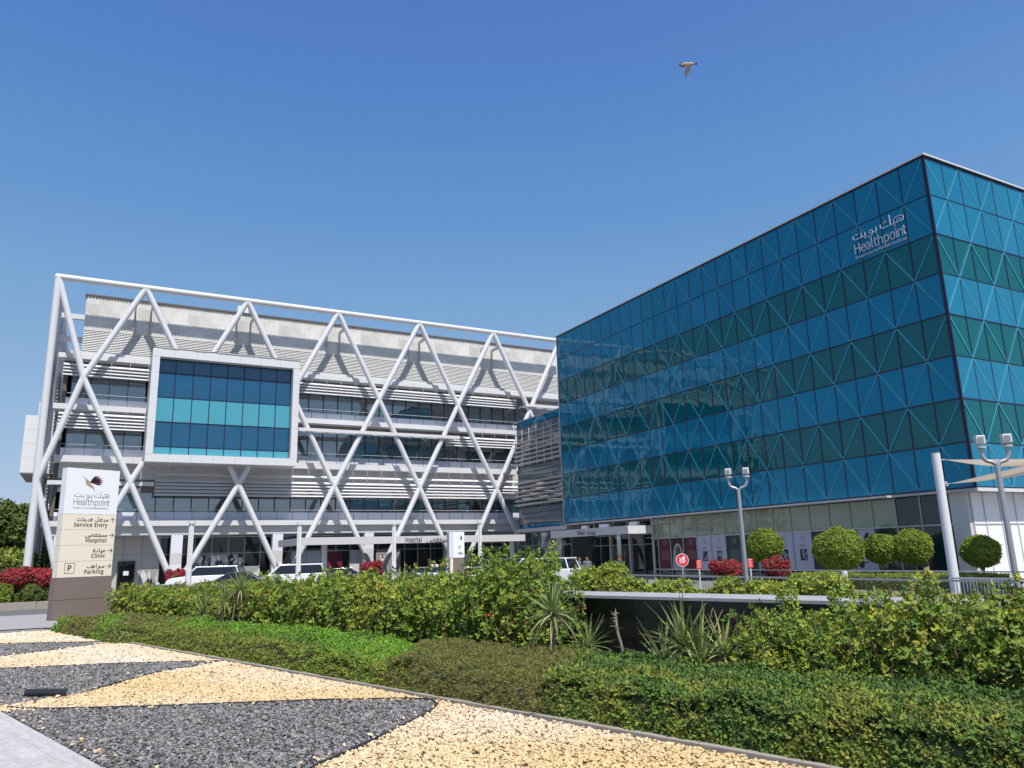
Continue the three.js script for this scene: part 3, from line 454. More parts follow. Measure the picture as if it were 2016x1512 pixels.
// ───────── connecting block with louvres ─────────
{
  const b = thing('link_block', 'grey louvred link block squeezed between the hospital and the blue glass building', 'building', V(36.2, P0, -57.2));
  const B = (n, m, z0, z1, y0, y1, x0, x1) => bx(n, m, b, x0, x1, y0, y1, z0, z1);
  B('wall', M.dark, -9.2, 0, 4.43, 14.85, 0.25, 6);
  B('roof_edge', M.rod, -9.3, 0, 14.9, 14.98, -0.05, 6);
  const mod = 1.3756;
  for (let k = 0; k < 6; k++) { const z = -k * mod - mod - 0.1; for (const [y0, y1] of [[14.28, 14.9], [4.43, 4.76]]) { const m = part('glass_pane', pick(SP), pick(M.blue), b); m.rotation.y = -Math.PI / 2; m.position.set(0.02, (y0 + y1) / 2, z + mod / 2); m.scale.set(mod - 0.05, y1 - y0 - 0.04, 0.03); } }
  for (const [y0, n] of [[12.68, 3], [8.72, 3], [4.78, 3]]) for (let r = 0; r < n; r++) { const m = part('glass_panel', pick(SP), phys(0.13, 0.15, 0.17, 0.06, { ior: 1.6 }), b); m.rotation.y = -Math.PI / 2; m.position.set(0.02, y0 + (r + 0.5) * 0.53, -4.4); m.scale.set(8.4, 0.49, 0.03); }
  for (const y0 of [10.35, 6.42]) {
    for (let k = 0; k < 6; k++) { const m = part('window_pane', pick(TP), M.glassA, b); m.rotation.y = -Math.PI / 2; m.position.set(0.1, y0 + 1.15, -k * mod - mod / 2 - 0.1); m.scale.set(mod - 0.05, 2.3, 1); }
    for (let r = 0; r < 6; r++) { const m = part('louvre_blade', UB, M.lightGrey, b); m.position.set(-0.3, y0 + 0.2 + r * 0.42, -4.4); m.scale.set(0.34, 0.03, 8.8); m.rotation.z = -0.35; }
  }
  for (let k = 0; k <= 6; k++) B('louvre_post', M.white, -k * mod - 0.16, -k * mod - 0.12, 10.3, 13.9, -0.42, -0.36);
  for (const y of [13.0, 13.5]) B('louvre_blade', M.white, -8.7, -0.1, y, y + 0.03, -0.4, -0.3);
  for (let k = 0; k < 7; k++) { const z = -k * mod; B('mullion', M.rod, z - 0.04, z, 0, 4.0, 0.3, 0.38); const m = part('shop_pane', pick(FP), M.shopGlass, b); m.rotation.y = -Math.PI / 2; m.position.set(0.36, 2, z - mod / 2); m.scale.set(mod - 0.05, 3.9, 1); }
  B('transom', M.rod, -9.2, 0, 2.75, 2.82, 0.28, 0.36); B('soffit', M.lightGrey, -9.3, 0, 4.05, 4.4, -0.1, 6); B('room_wall', M.room, -9.2, 0, 0, 4.1, 5, 5.2);
}
// ───────── blue glass building ─────────
{
  const b = thing('glass_office_building', 'large blue and teal glass building with pale diagonal lines and white lettering', 'building', V(35.5955, P0, -20.904));
  const B = (n, m, x0, x1, y0, y1, z0, z1) => bx(n, m, b, x0, x1, y0, y1, z0, z1);
  const cb = 1.3756, cr = 1.481, rh = 2.1, Y0 = 4.522, NB = 26, NR = 11, ROW = ['b', 'b', 't', 'b', 't', 'b', 't', 'b'];
  const yOf = (k) => Y0 + (8 - k) * rh; // row line k counted from the top
  // long side (i columns away from the corner) and short side (i columns right of it)
  const faces = [
    { n: NB, c: cb, put: (m, i, y) => { m.position.set(0.0, y, -(i + 0.5) * cb); m.rotation.y = -Math.PI / 2; }, along: (i) => V(0, 0, -i * cb), out: V(-1, 0, 0), turn: -Math.PI / 2 },
    { n: NR, c: cr, put: (m, i, y) => { m.position.set((i + 0.5) * cr, y, 0.0); }, along: (i) => V(i * cr, 0, 0), out: V(0, 0, 1), turn: 0 },
  ];
  faces.forEach((F, f) => {
    for (let i = 0; i < F.n; i++) for (let k = 0; k < 8; k++) {
      const teal = ROW[k] === 't', y = yOf(k) - rh / 2, m = part('glass_pane', teal ? pick(TP) : pick(SP), teal ? M.tealGlass : pick(M.blue), b);
      F.put(m, i, y); m.scale.set(F.c - 0.05, rh - 0.05, teal ? 1 : 0.03); m.rotation.y += rr(-0.0025, 0.0025); m.rotateX(rr(-0.002, 0.002));
      if (teal && rnd() < 0.85) { const h = rnd() < 0.3 ? rh * 0.96 : rr(0.5, 1.5), bl = part('blind', UB, M.blind, b); F.put(bl, i, yOf(k) - h / 2 - 0.02); bl.position.addScaledVector(F.out, -0.32); bl.scale.set(F.c - 0.1, h, 0.02); }
      // one pale diagonal across each pane
      const up = (i + k) % 2 === 0, w = F.c, d = part('diagonal_line', UB, M.frit, b);
      F.put(d, i, y); d.position.addScaledVector(F.out, 0.026);
      const s = (f === 0 ? -1 : 1) * (up ? 1 : -1); // node at the top left as seen along the face
      d.scale.set(Math.hypot(w, rh) - 0.1, 0.085, 0.008); d.rotateZ(-s * Math.atan2(rh, w));
    }
    const a = F.along(0), z = F.along(F.n);
    for (let i = 0; i <= F.n; i++) { const m = part('mullion', UB, M.joint, b), p = F.along(i); m.position.set(p.x, Y0 + 4 * rh, p.z).addScaledVector(F.out, -0.03); m.rotation.y = F.turn; m.scale.set(i ? 0.07 : 0.12, 8 * rh, 0.1); }
    for (let k = 0; k <= 8; k++) { const m = part('transom', UB, M.joint, b); m.position.set((a.x + z.x) / 2, yOf(k), (a.z + z.z) / 2).addScaledVector(F.out, -0.032); m.rotation.y = F.turn; m.scale.set(F.n * F.c, 0.075, 0.1); }
  });
  const LZ = -NB * cb, LX = NR * cr;
  // body behind the glass
  for (const k of [0, 1, 3, 5, 7]) { const y1 = k === 0 ? yOf(0) - 0.05 : yOf(k) - 0.12, y0 = k === 0 ? yOf(1) : (k === 1 ? yOf(2) + 0.12 : yOf(k + 1) + 0.12); B('floor_slab', M.slab, 0.12, LX - 0.1, y0, y1, LZ + 0.1, -0.12); }
  B('core_wall', M.room, 6.5, LX - 0.2, Y0, yOf(0) - 0.1, LZ + 0.3, -6.5);
  B('end_wall', M.grey, 0.02, LX, Y0 - 0.2, yOf(0), LZ - 0.25, LZ - 0.02); B('end_wall', M.grey, LX, LX + 0.3, 0, yOf(0), LZ, -0.1);
  for (let k = 0; k < 5; k++) B('column', M.slab, 1.2, 1.7, Y0, yOf(0) - 0.2, -3 - k * 7.5, -2.5 - k * 7.5);
  B('coping', M.panel, -0.14, 0.25, yOf(0) + 0.05, yOf(0) + 0.13, LZ - 0.25, 0.14); B('coping', M.panel, 0.255, LX + 0.3, yOf(0) + 0.05, yOf(0) + 0.13, -0.25, 0.14);
  B('coping_lip', M.dark, -0.09, LX, yOf(0) + 0.0, yOf(0) + 0.055, LZ, 0.09);
  B('soffit', M.grey, -0.02, LX, Y0 - 0.17, Y0 - 0.05, LZ, 0.02); B('soffit_edge', M.white, 0.0, LX, Y0 - 0.2, Y0 - 0.04, 0.021, 0.1);
  B('ledge', M.lightGrey, -0.42, -0.03, Y0 - 0.17, Y0 - 0.07, -24.2, -4.3);
  // lettering near the corner
  const L = new THREE.Group(); L.name = 'lettering'; b.add(L); L.position.set(-0.09, 0.42, 0); L.rotation.y = -Math.PI / 2;
  const zl = -4.42;
  part('letters', at(arG('healthpoint', 0.54, 0.04, 0.085, 3.0), zl, 17.23), M.letter, L);
  part('letters', at(textG('Brought to you by Mubadala Healthcare', 0.15, 0.03, sans, 3.05), zl - 0.02, 16.93), M.letter, L);
  part('letters', at(arG('bwynt', 0.52, 0.04, 0.085, 1.42), zl - 0.02, 18.02), M.letter, L); part('letters', at(arG('haylth', 0.56, 0.04, 0.085, 1.34), zl + 1.66, 18.02), M.letter, L);
  // podium, long side
  const X = 0.4, yT = 2.88, yB = 0.7, z1 = -24.3;
  B('post', M.lightGrey, X - 0.05, X + 0.25, 0, Y0 - 0.17, z1 - 0.1, z1 + 0.02); B('corner_post', M.lightGrey, X - 0.06, X + 0.3, 0, Y0 - 0.17, -1.55, -0.72);
  const olive = phys(0.27, 0.3, 0.21, 0.04, { ior: 1.65 }), deep = phys(0.004, 0.035, 0.035, 0.03, { ior: 1.55 });
  B('podium_wall', M.room, 3.6, 3.8, 0, Y0 - 0.2, -30, -1); B('podium_floor', M.slab, 0.6, LX, 0, 0.12, LZ, -0.9);
  const zs = [-24.2, -23.72]; for (let z = -22.37; z < -1.6; z += cb) zs.push(z); zs.push(-1.56);
  const poster = (kind, s) => canvasTex(160, 256, (g, w, h) => {
    let q = s * 7919 + 13; const r = () => (q = (q * 16807) % 2147483647) / 2147483647;
    const bgc = { maroon: '#5a1a26', white: '#c9c9d8', green: '#15463f', grey: '#34343a' }[kind]; g.fillStyle = bgc; g.fillRect(0, 0, w, h);
    g.strokeStyle = g.fillStyle = kind === 'white' ? '#54545f' : '#c9b9b4';
    g.lineWidth = 2; for (let i = 0; i < 5; i++) { g.beginPath(); g.moveTo(60 + r() * 20, 24 + i * 9); g.quadraticCurveTo(80 + r() * 10, 14 + i * 9, 100 + r() * 10, 26 + i * 9); g.stroke(); }
    if (kind === 'white') { for (let i = 0; i < 3; i++) g.fillRect(48 + r() * 10, 82 + i * 9, 44 + r() * 14, 3); g.fillStyle = '#17171c'; g.fillRect(50, 116, 62, 78); g.fillStyle = '#9a9aa6'; for (let i = 0; i < 9; i++) { g.beginPath(); g.ellipse(55 + r() * 50, 125 + r() * 60, 4 + r() * 8, 6 + r() * 12, r(), 0, 7); g.fill(); } }
    else for (let i = 0; i < 7; i++) { g.globalAlpha = 0.7; g.fillRect(26 + r() * 6, 110 + i * 11, 100 + r() * 10, 3); } g.globalAlpha = 1;
  });
  const figure = canvasTex(160, 256, (g) => { g.fillStyle = '#2a1a1e'; g.fillRect(0, 0, 160, 256); g.fillStyle = '#b9b6bd'; g.beginPath(); g.moveTo(6, 256); g.quadraticCurveTo(16, 40, 84, 44); g.quadraticCurveTo(150, 48, 156, 256); g.fill(); g.fillStyle = '#6e5348'; g.beginPath(); g.ellipse(84, 118, 34, 52, 0, 0, 7); g.fill(); g.fillStyle = '#2b211f'; g.beginPath(); g.ellipse(84, 150, 26, 22, 0, 0, 7); g.fill(); g.fillRect(62, 98, 16, 5); g.fillRect(92, 98, 16, 5); });
  const graphic = canvasTex(256, 256, (g) => { g.fillStyle = '#c4c4d2'; g.fillRect(0, 0, 256, 256); g.fillStyle = '#1b1a20'; g.beginPath(); g.moveTo(0, 0); g.lineTo(60, 0); g.quadraticCurveTo(90, 90, 40, 150); g.lineTo(0, 120); g.fill(); g.beginPath(); g.ellipse(150, 70, 26, 54, 0.5, 0, 7); g.fill(); g.beginPath(); g.ellipse(60, 215, 38, 30, 0.2, 0, 7); g.fill(); g.fillRect(88, 205, 60, 8); });
  const kinds = [null, 'maroon', 'figure', 'maroon', 'white', 'white', 'green', 'green', 'white', 'white', 'white', 'grey', 'graphic', 'graphic', null, null, null];
  for (let i = 0; i < zs.length - 1; i++) {
    const a = zs[i], c = zs[i + 1], mz = (a + c) / 2, w = c - a - 0.06, last = i >= zs.length - 4;
    B('mullion', M.rod, X - 0.04, X + 0.06, 0, Y0 - 0.18, a - 0.03, a + 0.03);
    const up = part('glass_pane', pick(SP), last ? deep : olive, b); up.rotation.y = -Math.PI / 2; up.position.set(X + 0.03, (yT + Y0 - 0.18) / 2, mz); up.scale.set(w, Y0 - 0.24 - yT, 0.03);
    const kd = kinds[i];
    if (kd) { const m = part('poster_panel', new THREE.BoxGeometry(w, yT - yB - 0.06, 0.02), std(0.8, 0.8, 0.8, 0.35, { map: kd === 'figure' ? figure : kd === 'graphic' ? graphic : poster(kd, i) }), b); m.rotation.y = -Math.PI / 2; m.position.set(X + 0.03, (yB + yT) / 2, mz); }
    else { const lo = part('glass_pane', pick(SP), i ? deep : M.shopGlass, b); lo.rotation.y = -Math.PI / 2; lo.position.set(X + 0.03, (yB + yT) / 2, mz); lo.scale.set(w, yT - yB - 0.06, 0.03); }
    const bs = part('glass_pane', pick(SP), deep, b); bs.rotation.y = -Math.PI / 2; bs.position.set(X + 0.03, yB / 2 - 0.02, mz); bs.scale.set(w, yB - 0.08, 0.03);
  }
  for (const y of [yB, yT]) B('transom', M.lightGrey, X - 0.035, X + 0.055, y - 0.03, y + 0.03, z1, -1.56);
  // podium, short side: white panels
  const xs = [0.62, 1.6, 2.9, 3.2, 4.2, 5.2, 6.4, 7.6, 8.8, 10, 11.2, 12.4, 13.6, 14.8, 16];
  for (let i = 0; i < xs.length - 1; i++) { B('mullion', M.lightGrey, xs[i] - 0.03, xs[i] + 0.03, 0, Y0 - 0.18, -0.74, -0.66); for (const [y0, y1] of [[0, 2.83], [2.89, Y0 - 0.18]]) B('wall_panel', M.signWhite, xs[i] + 0.033, xs[i + 1] - 0.033, y0, y1, -0.76, -0.7); }
  B('transom', M.lightGrey, 0.62, 16, 2.832, 2.888, -0.75, -0.665); B('podium_wall', M.grey, 0.6, LX, 0, Y0 - 0.2, -1.0, -0.78);
  B('base_slab', M.grey, 0.5, LX, -0.02, 0.04, -0.66, 0.3);
  // recessed clinic entrance
  const XR = 3.0; B('room_wall', M.room, XR + 3, XR + 3.2, 0, 4.3, LZ - 0.2, z1);
  for (let z = z1; z > LZ; z -= 1.5) { B('mullion', M.rod, XR - 0.04, XR + 0.04, 0, 4.3, z - 0.04, z + 0.04); for (const [a, c] of [[0.02, 2.5], [2.58, 3.3], [3.36, 4.3]]) { const m = part('shop_pane', pick(FP), M.shopGlass, b); m.rotation.y = -Math.PI / 2; m.position.set(XR, (a + c) / 2, z - 0.75); m.scale.set(1.42, c - a, 1); } }
  for (const y of [2.54, 3.33]) B('transom', M.lightGrey, XR - 0.05, XR + 0.05, y - 0.03, y + 0.03, LZ, z1);
  B('return_wall', M.lightGrey, X + 0.26, XR, 0, 4.3, z1 - 0.1, z1); B('door_post', M.lightGrey, 1.2, 1.4, 0, 3.4, -28.4, -28.2); B('door_post', M.lightGrey, 1.2, 1.4, 0, 3.4, -31, -30.8);
  for (const z of [-27, -28.8, -31.5, -33.8]) B('soffit_post', M.brown, 0.1, 0.4, 3.85, 4.36, z - 0.12, z + 0.12);
  for (const [a, c] of [[-26.6, -25.6], [-30.6, -29.4], [-33.2, -32.4]]) B('soffit_lamp', M.panel, 0.0, 0.3, 3.95, 4.2, a, c);
}
// clinic canopy
{
  const c = thing('entrance_canopy', 'short grey box canopy lettered Clinic at the base of the blue building', 'canopy', V(35.5955, P0, -45.0));
  bx('fascia', M.lightGrey, c, -2, -1.9, 3.26, 3.84, -10.8, 0); bx('fascia', M.panel, c, -1.9, -1.05, 3.26, 3.84, -0.1, 0); bx('fascia', M.panel, c, -1.04, 0.36, 3.26, 3.84, -0.1, 0); bx('deck', M.grey, c, -1.9, 0.36, 3.45, 3.6, -10.8, -0.1);
  const L = new THREE.Group(); L.name = 'lettering'; c.add(L); L.position.set(-2.03, 0, 0); L.rotation.y = -Math.PI / 2;
  part('letters', at(textG('Clinic', 0.32, 0.04, sans, 1.1), -6.6, 3.4), M.greyInk, L); part('letters', at(arG('iyada', 0.36, 0.04, 0.13, 1.0), -5.1, 3.4), M.greyInk, L);
}
// ───────── direction sign at the drive ─────────
{
  const L = V(-1.06, 0, -28.6), R = V(0.48, 0, -29.4), w = 1.735, turn = Math.atan2(-(R.z - L.z), R.x - L.x);
  const s = thing('sign_pylon', 'tall white and beige direction sign on a brown base beside the drive', 'sign', L, turn);
  bx('base', M.taupe, s, -0.03, w + 0.03, -0.05, 0.6, -0.33, 0.01); bx('base', M.taupe, s, -0.03, w + 0.03, 0.612, 1.29, -0.33, 0.01);
  bx('core', M.greyInk, s, 0.02, w - 0.02, 0.5, 4.78, -0.3, -0.02);
  bx('header_panel', M.signWhite, s, 0, w, 3.31, 4.8, -0.32, 0);
  const rows = [[2.808, 3.302], [2.308, 2.802], [1.808, 2.302], [1.3, 1.802]];
  rows.forEach(([a, c]) => bx('direction_panel', M.beige, s, 0, w, a, c, -0.32, 0));
  const put = (g, x, y, m = M.ink, n = 'lettering', p = s) => part(n, at(g, x, y, 0), m, p);
  put(arG('healthpoint', 0.2, 0.004, 0.085, 1.15), 0.29, 3.61, M.greyInk); put(textG('Brought to you by Mubadala Healthcare', 0.045, 0.004, sans, 1.14), 0.29, 3.49, M.greyInk);
  put(arG('bwynt', 0.19, 0.004, 0.08, 0.56), 0.3, 3.87, M.greyInk); put(arG('haylth', 0.2, 0.004, 0.08, 0.5), 0.93, 3.87, M.greyInk);
  const right = (str, ar, row, wl, wa) => { const [a] = rows[row]; put(textG(str, 0.135, 0.004, bold, wl), w * 0.845 - wl, a + 0.09); put(arG(ar[0], 0.135, 0.004, 0.15, wa[0]), w * 0.845 - wa[0], a + 0.28); if (ar[1]) put(arG(ar[1], 0.135, 0.004, 0.15, wa[1]), w * 0.845 - wa[0] - 0.09 - wa[1], a + 0.28); };
  right('Service Entry', ['madkhal', 'khadamat'], 0, 1.1, [0.42, 0.5]); right('Hospital', ['mustashfa'], 1, 0.68, [0.7]); right('Clinic', ['iyada'], 2, 0.45, [0.4]); right('Parking', ['mawaqif'], 3, 0.63, [0.55]);
  const arrow = (r) => { const l = (x0, y0, x1, y1) => { const b = new THREE.BoxGeometry(Math.hypot(x1 - x0, y1 - y0), 0.02, 0.004); b.rotateZ(Math.atan2(y1 - y0, x1 - x0)); b.translate((x0 + x1) / 2, (y0 + y1) / 2, 0.002); return b; }; const g = merge([l(-0.075, 0, 0.075, 0), l(0.075, 0, 0.01, 0.065), l(0.075, 0, 0.01, -0.065)]); g.rotateZ(r); return g; };
  put(arrow(Math.PI / 2), w * 0.935, rows[0][0] + 0.31, M.ink, 'arrow'); [1, 2, 3].forEach((r) => put(arrow(0), w * 0.935, rows[r][0] + 0.32, M.ink, 'arrow'));
  const px = 0.2, py = 1.42; put(textG('P', 0.19, 0.004, bold, 0.12), px + 0.1, py + 0.075);
  put(merge([boxG(px, px + 0.32, py, py + 0.014, 0, 0.004), boxG(px, px + 0.32, py + 0.316, py + 0.33, 0, 0.004), boxG(px, px + 0.014, py + 0.014, py + 0.316, 0, 0.004), boxG(px + 0.306, px + 0.32, py + 0.014, py + 0.316, 0, 0.004)]), 0, 0, M.ink, 'parking_mark');
  // hummingbird-like emblem: pale body, dark fan of wing feathers
  const ex = (pts, m) => { const sh = new THREE.Shape(pts.map(([x, y]) => new THREE.Vector2(x, y))); const g = new THREE.ExtrudeGeometry(sh, { depth: 0.004, bevelEnabled: false }); g.scale(1.25, 1.15, 1); put(g, 0.86, 4.33, m, 'emblem'); };
  ex([[-0.3, 0.22], [-0.2, 0.12], [-0.16, 0.1], [-0.1, 0.06], [-0.07, -0.02], [0.02, -0.1], [0.07, -0.24], [0.0, -0.14], [-0.1, -0.1], [-0.18, -0.04], [-0.2, 0.04], [-0.215, 0.1]], std(0.4, 0.3, 0.23, 0.5));
  const fm = [std(0.06, 0.02, 0.022, 0.5), std(0.12, 0.035, 0.035, 0.5), std(0.035, 0.018, 0.022, 0.5)];
  [[0.08, 0.24], [0.16, 0.23], [0.22, 0.17], [0.26, 0.11], [0.27, 0.04], [0.25, -0.03]].forEach(([x, y], i) => ex([[-0.09, 0.02], [x * 0.45 - 0.05 - i * 0.003, y * 0.55 + 0.03], [x, y], [x * 0.55 + 0.0, y * 0.45 - 0.035]], fm[i % 3]));
}
// small pylon by the cars
{
  const s = thing('sign_pylon', 'small white sign pillar on a dark brown foot rising behind the tall hedge', 'sign', V(11.0, P0, -24.7), -0.15);
  bx('foot', M.taupe, s, -0.1, 0.3, 0, 2.0, -0.28, 0); bx('foot', M.beige, s, -0.2, -0.102, 0, 2.0, -0.28, 0); bx('panel', M.signWhite, s, -0.1, 0.31, 2.0, 2.88, -0.3, 0.01); bx('panel', M.panel, s, -0.24, -0.105, 2.0, 2.88, -0.3, 0.01);
  part('emblem', new THREE.ExtrudeGeometry(new THREE.Shape([[0, -0.1], [0.045, 0], [0, 0.12], [-0.03, 0.02]].map(([x, y]) => new THREE.Vector2(x, y))), { depth: 0.006, bevelEnabled: false }).translate(0.19, 2.66, 0.01), M.ink, s);
  part('lettering', at(textG('P', 0.12, 0.006, sans, 0.08), 0.1, 2.28, 0.01), M.greyInk, s); part('lettering', at(arG('mawaqif', 0.1, 0.006, 0.12, 0.17), 0.08, 2.13, 0.01), M.greyInk, s);
}
// ───────── lamps ─────────
const LAMP = (x, z, h, dia, label) => {
  const l = thing('floodlight_post', label, 'lamp post', V(x, P0, z), -0.75, 'forked floodlight posts along the planter'); const r = dia / 2;
  part('post', rodG(V(0, 0, 0), V(0, h - 0.42, 0), r, 16, r * 0.82), M.galv, l); part('base_plate', new THREE.CylinderGeometry(r * 2.2, r * 2.2, 0.03, 16).translate(0, 0.2, 0), M.galv, l);
  for (const s of [-1, 1]) {
    const c = new THREE.CatmullRomCurve3([V(0, h - 0.45, 0), V(s * 0.06, h - 0.4, 0), V(s * 0.15, h - 0.36, 0), V(s * 0.19, h - 0.28, 0), V(s * 0.19, h - 0.16, 0)]); part('arm', new THREE.TubeGeometry(c, 24, r * 0.62, 12), M.galv, l);
    const hd = part('lamp_head', new RoundedBoxGeometry(0.135, 0.14, 0.135, 2, 0.012).translate(s * 0.19, h - 0.03, 0), M.panel, l); hd.rotation.y = 0;
    part('collar', new THREE.CylinderGeometry(0.075, 0.075, 0.025, 16).translate(s * 0.19, h - 0.15, 0), M.lightGrey, hd); part('cooling_fins', merge([0, 1, 2, 3].map((k) => boxG(s * 0.19 - 0.04 + k * 0.022, s * 0.19 - 0.03 + k * 0.022, h - 0.07, h + 0.02, 0.073, 0.085))), M.rod, hd);
    part('bracket', boxG(s * 0.19 - 0.07, s * 0.19 - 0.058, h - 0.13, h, -0.03, 0.03), M.lightGrey, hd);
  }
};
LAMP(12.4, -12.48, 3.76, 0.092, 'galvanised forked post with two small floodlight heads before the olive panes');
LAMP(12.6, -7.0, 3.7, 0.1, 'galvanised forked post with two floodlight heads beside the white sail mast');
const slim = (i, x, z, label) => { const l = thing('light_column', label, 'light column', V(x, P0, z), 0.3, 'slim light columns along the drive'); part('foot', new THREE.CylinderGeometry(0.135, 0.14, 1.75, 16).translate(0, 0.875, 0), M.panel, l); part('shaft', merge([0, 1, 2, 3].map((k) => new THREE.CylinderGeometry(0.045, 0.045, 2.1, 10).translate(0.07 * Math.cos(k * 1.571 + 0.4), 2.8, 0.07 * Math.sin(k * 1.571 + 0.4)))), M.slat, l); part('diffuser', new THREE.CylinderGeometry(0.06, 0.06, 2.05, 12).translate(0, 2.8, 0), M.blind, l); part('cap', new THREE.CylinderGeometry(0.14, 0.14, 0.12, 16).translate(0, 3.9, 0), M.panel, l); };
slim(0, 3.76, -38.35, 'slim grey light column before the white car with its nose to the left'); slim(1, 9.07, -40.0, 'slim grey light column at the left end of the Hospital canopy'); slim(2, 14.46, -40.85, 'slim grey light column left of the Hospital lettering'); slim(3, 19.17, -39.66, 'slim grey light column right of the small sign pillar');
// sail mast with shade sails
{
  const s = thing('shade_sail', 'cream fabric shade sails stretched from a stout white mast', 'shade sail', V(27.6, P0, -17.5));
  part('mast', rodG(V(0.0, 0, 0), V(0.0, 5.32, 0.0), 0.17, 20, 0.15), M.panel, s); part('mast_cap', new THREE.CylinderGeometry(0.152, 0.152, 0.03, 20).translate(0, 5.335, 0), M.lightGrey, s);
  const sail = (A, Bp, Cc, D, sag) => { const n = 14, pos = [], idx = []; for (let j = 0; j <= n; j++) for (let i = 0; i <= n; i++) { const u = i / n, v = j / n, a = A.clone().lerp(Bp, u), c = D.clone().lerp(Cc, u), p = a.lerp(c, v), k = Math.sin(Math.PI * u) * 0.35, e = (v - 0.5) * -1; p.add(D.clone().sub(A).multiplyScalar(k * e * 0.55)); p.y -= sag * Math.sin(Math.PI * u) * Math.sin(Math.PI * v); pos.push(p.x, p.y, p.z); if (i < n && j < n) { const q = j * (n + 1) + i; idx.push(q, q + 1, q + n + 1, q + 1, q + n + 2, q + n + 1); } } const g = new THREE.BufferGeometry(); g.setAttribute('position', new THREE.Float32BufferAttribute(pos, 3)); g.setIndex(idx); g.computeVertexNormals(); return g; };
  part('sail', sail(V(0.3, 5.1, 0.1), V(5.5, 4.9, 3.6), V(7, 5.3, -1), V(0.35, 5.12, 0.05), 0.25), M.cream, s);
  part('sail', sail(V(0.32, 4.18, 0.1), V(5.2, 5.5, 4.2), V(7.5, 4.9, 0.5), V(0.36, 4.2, 0.06), 0.2), M.cream, s);
  for (const y of [5.1, 4.19]) part('fixing', rodG(V(0.12, y, 0.02), V(0.36, y, 0.08), 0.03, 8), M.galv, s); part('shackle', new THREE.TorusGeometry(0.07, 0.025, 8, 14).translate(0.27, 4.19, 0.08), M.galv, s);
}
// ───────── balustrades, bar fence ─────────
const rail = (x, z0, z1, top, label) => { const b = thing('glass_balustrade', label, 'balustrade', V(x, P0, 0)); bx('handrail', M.steel, b, -0.04, 0.04, top - 0.05, top, z0, z1); for (let z = z0; z < z1 - 0.5; z += 1.9) { const m = part('glass_pane', pick(FP), M.rail, b); m.rotation.y = -Math.PI / 2; m.position.set(0, (top - 0.1) / 2 + 0.02, z + 0.95); m.scale.set(1.83, top - 0.2, 1); } };
rail(20, -31, -3, 1.09, 'nearer glass balustrade with steel handrail behind the low planter'); rail(28, -34, -6, 1.02, 'farther glass balustrade with steel handrail before the clipped ball trees');
{ const f = thing('bar_fence', 'white upright-bar fence beside the foot of the sail mast', 'fence', V(22.3, P0, 0)); bx('rail', M.panel, f, -0.02, 0.02, 1.0, 1.05, -14.3, -7); bx('rail', M.panel, f, -0.02, 0.02, 0.1, 0.15, -14.3, -7); for (let z = -14.3; z < -7; z += 0.1) bx('bar', M.panel, f, -0.012, 0.012, 0.15, 1.0, z, z + 0.024); }
for (const [x, z, lab] of [[23, -18.5, 'white round bollard post behind the balustrade glass']]) { const p = part('bollard', new THREE.CylinderGeometry(0.1, 0.1, 1.18, 16), M.panel, scene); p.position.set(x, P0 + 0.59, z); tag(p, lab, 'bollard'); }
{ const p = part('bollard', new THREE.CylinderGeometry(0.09, 0.09, 1.1, 12), M.panel, scene); p.name = numbered('bollard'); p.position.set(3.0, P0 + 0.55, -46); tag(p, 'slim white bollard right of the tall direction sign', 'bollard'); }
// ───────── road signs ─────────
{
  const s = thing('stop_sign', 'round red stop sign on a thin grey post before the maroon posters', 'sign', V(21.91, P0, -25.66), -0.42);
  part('post', rodG(V(0, 0, -0.03), V(0, 1.6, -0.03), 0.028, 10), M.steel, s); part('rim', new THREE.CylinderGeometry(0.27, 0.27, 0.02, 40).rotateX(Math.PI / 2).translate(0, 1.62, 0), M.signWhite, s); part('disc', new THREE.CylinderGeometry(0.25, 0.25, 0.02, 40).rotateX(Math.PI / 2).translate(0, 1.62, 0.003), M.red, s);
  part('lettering', at(textG('STOP', 0.13, 0.006, bold, 0.26), -0.13, 1.49, 0.012), M.signWhite, s); part('lettering', at(arG('qif', 0.16, 0.006, 0.22, 0.2), -0.1, 1.66, 0.012), M.signWhite, s);
}
for (const [x, z, lab] of [[23.88, -26.86, 'small red notice board with white lines right of the stop sign'], [25.9, -25.76, 'small red notice board half hidden behind the floodlight post']]) {
  const s = thing('notice_board', lab, 'sign', V(x, P0, z), -0.4); part('post', rodG(V(0, 0, -0.02), V(0, 1.2, -0.02), 0.03, 8), M.panel, s); bx('board', M.red, s, -0.125, 0.125, 1.18, 1.58, 0, 0.02); for (let k = 0; k < 5; k++) bx('text_line', M.signWhite, s, -0.09, 0.09 - (k % 2) * 0.03, 1.25 + k * 0.07, 1.265 + k * 0.07, 0.02, 0.024);
}
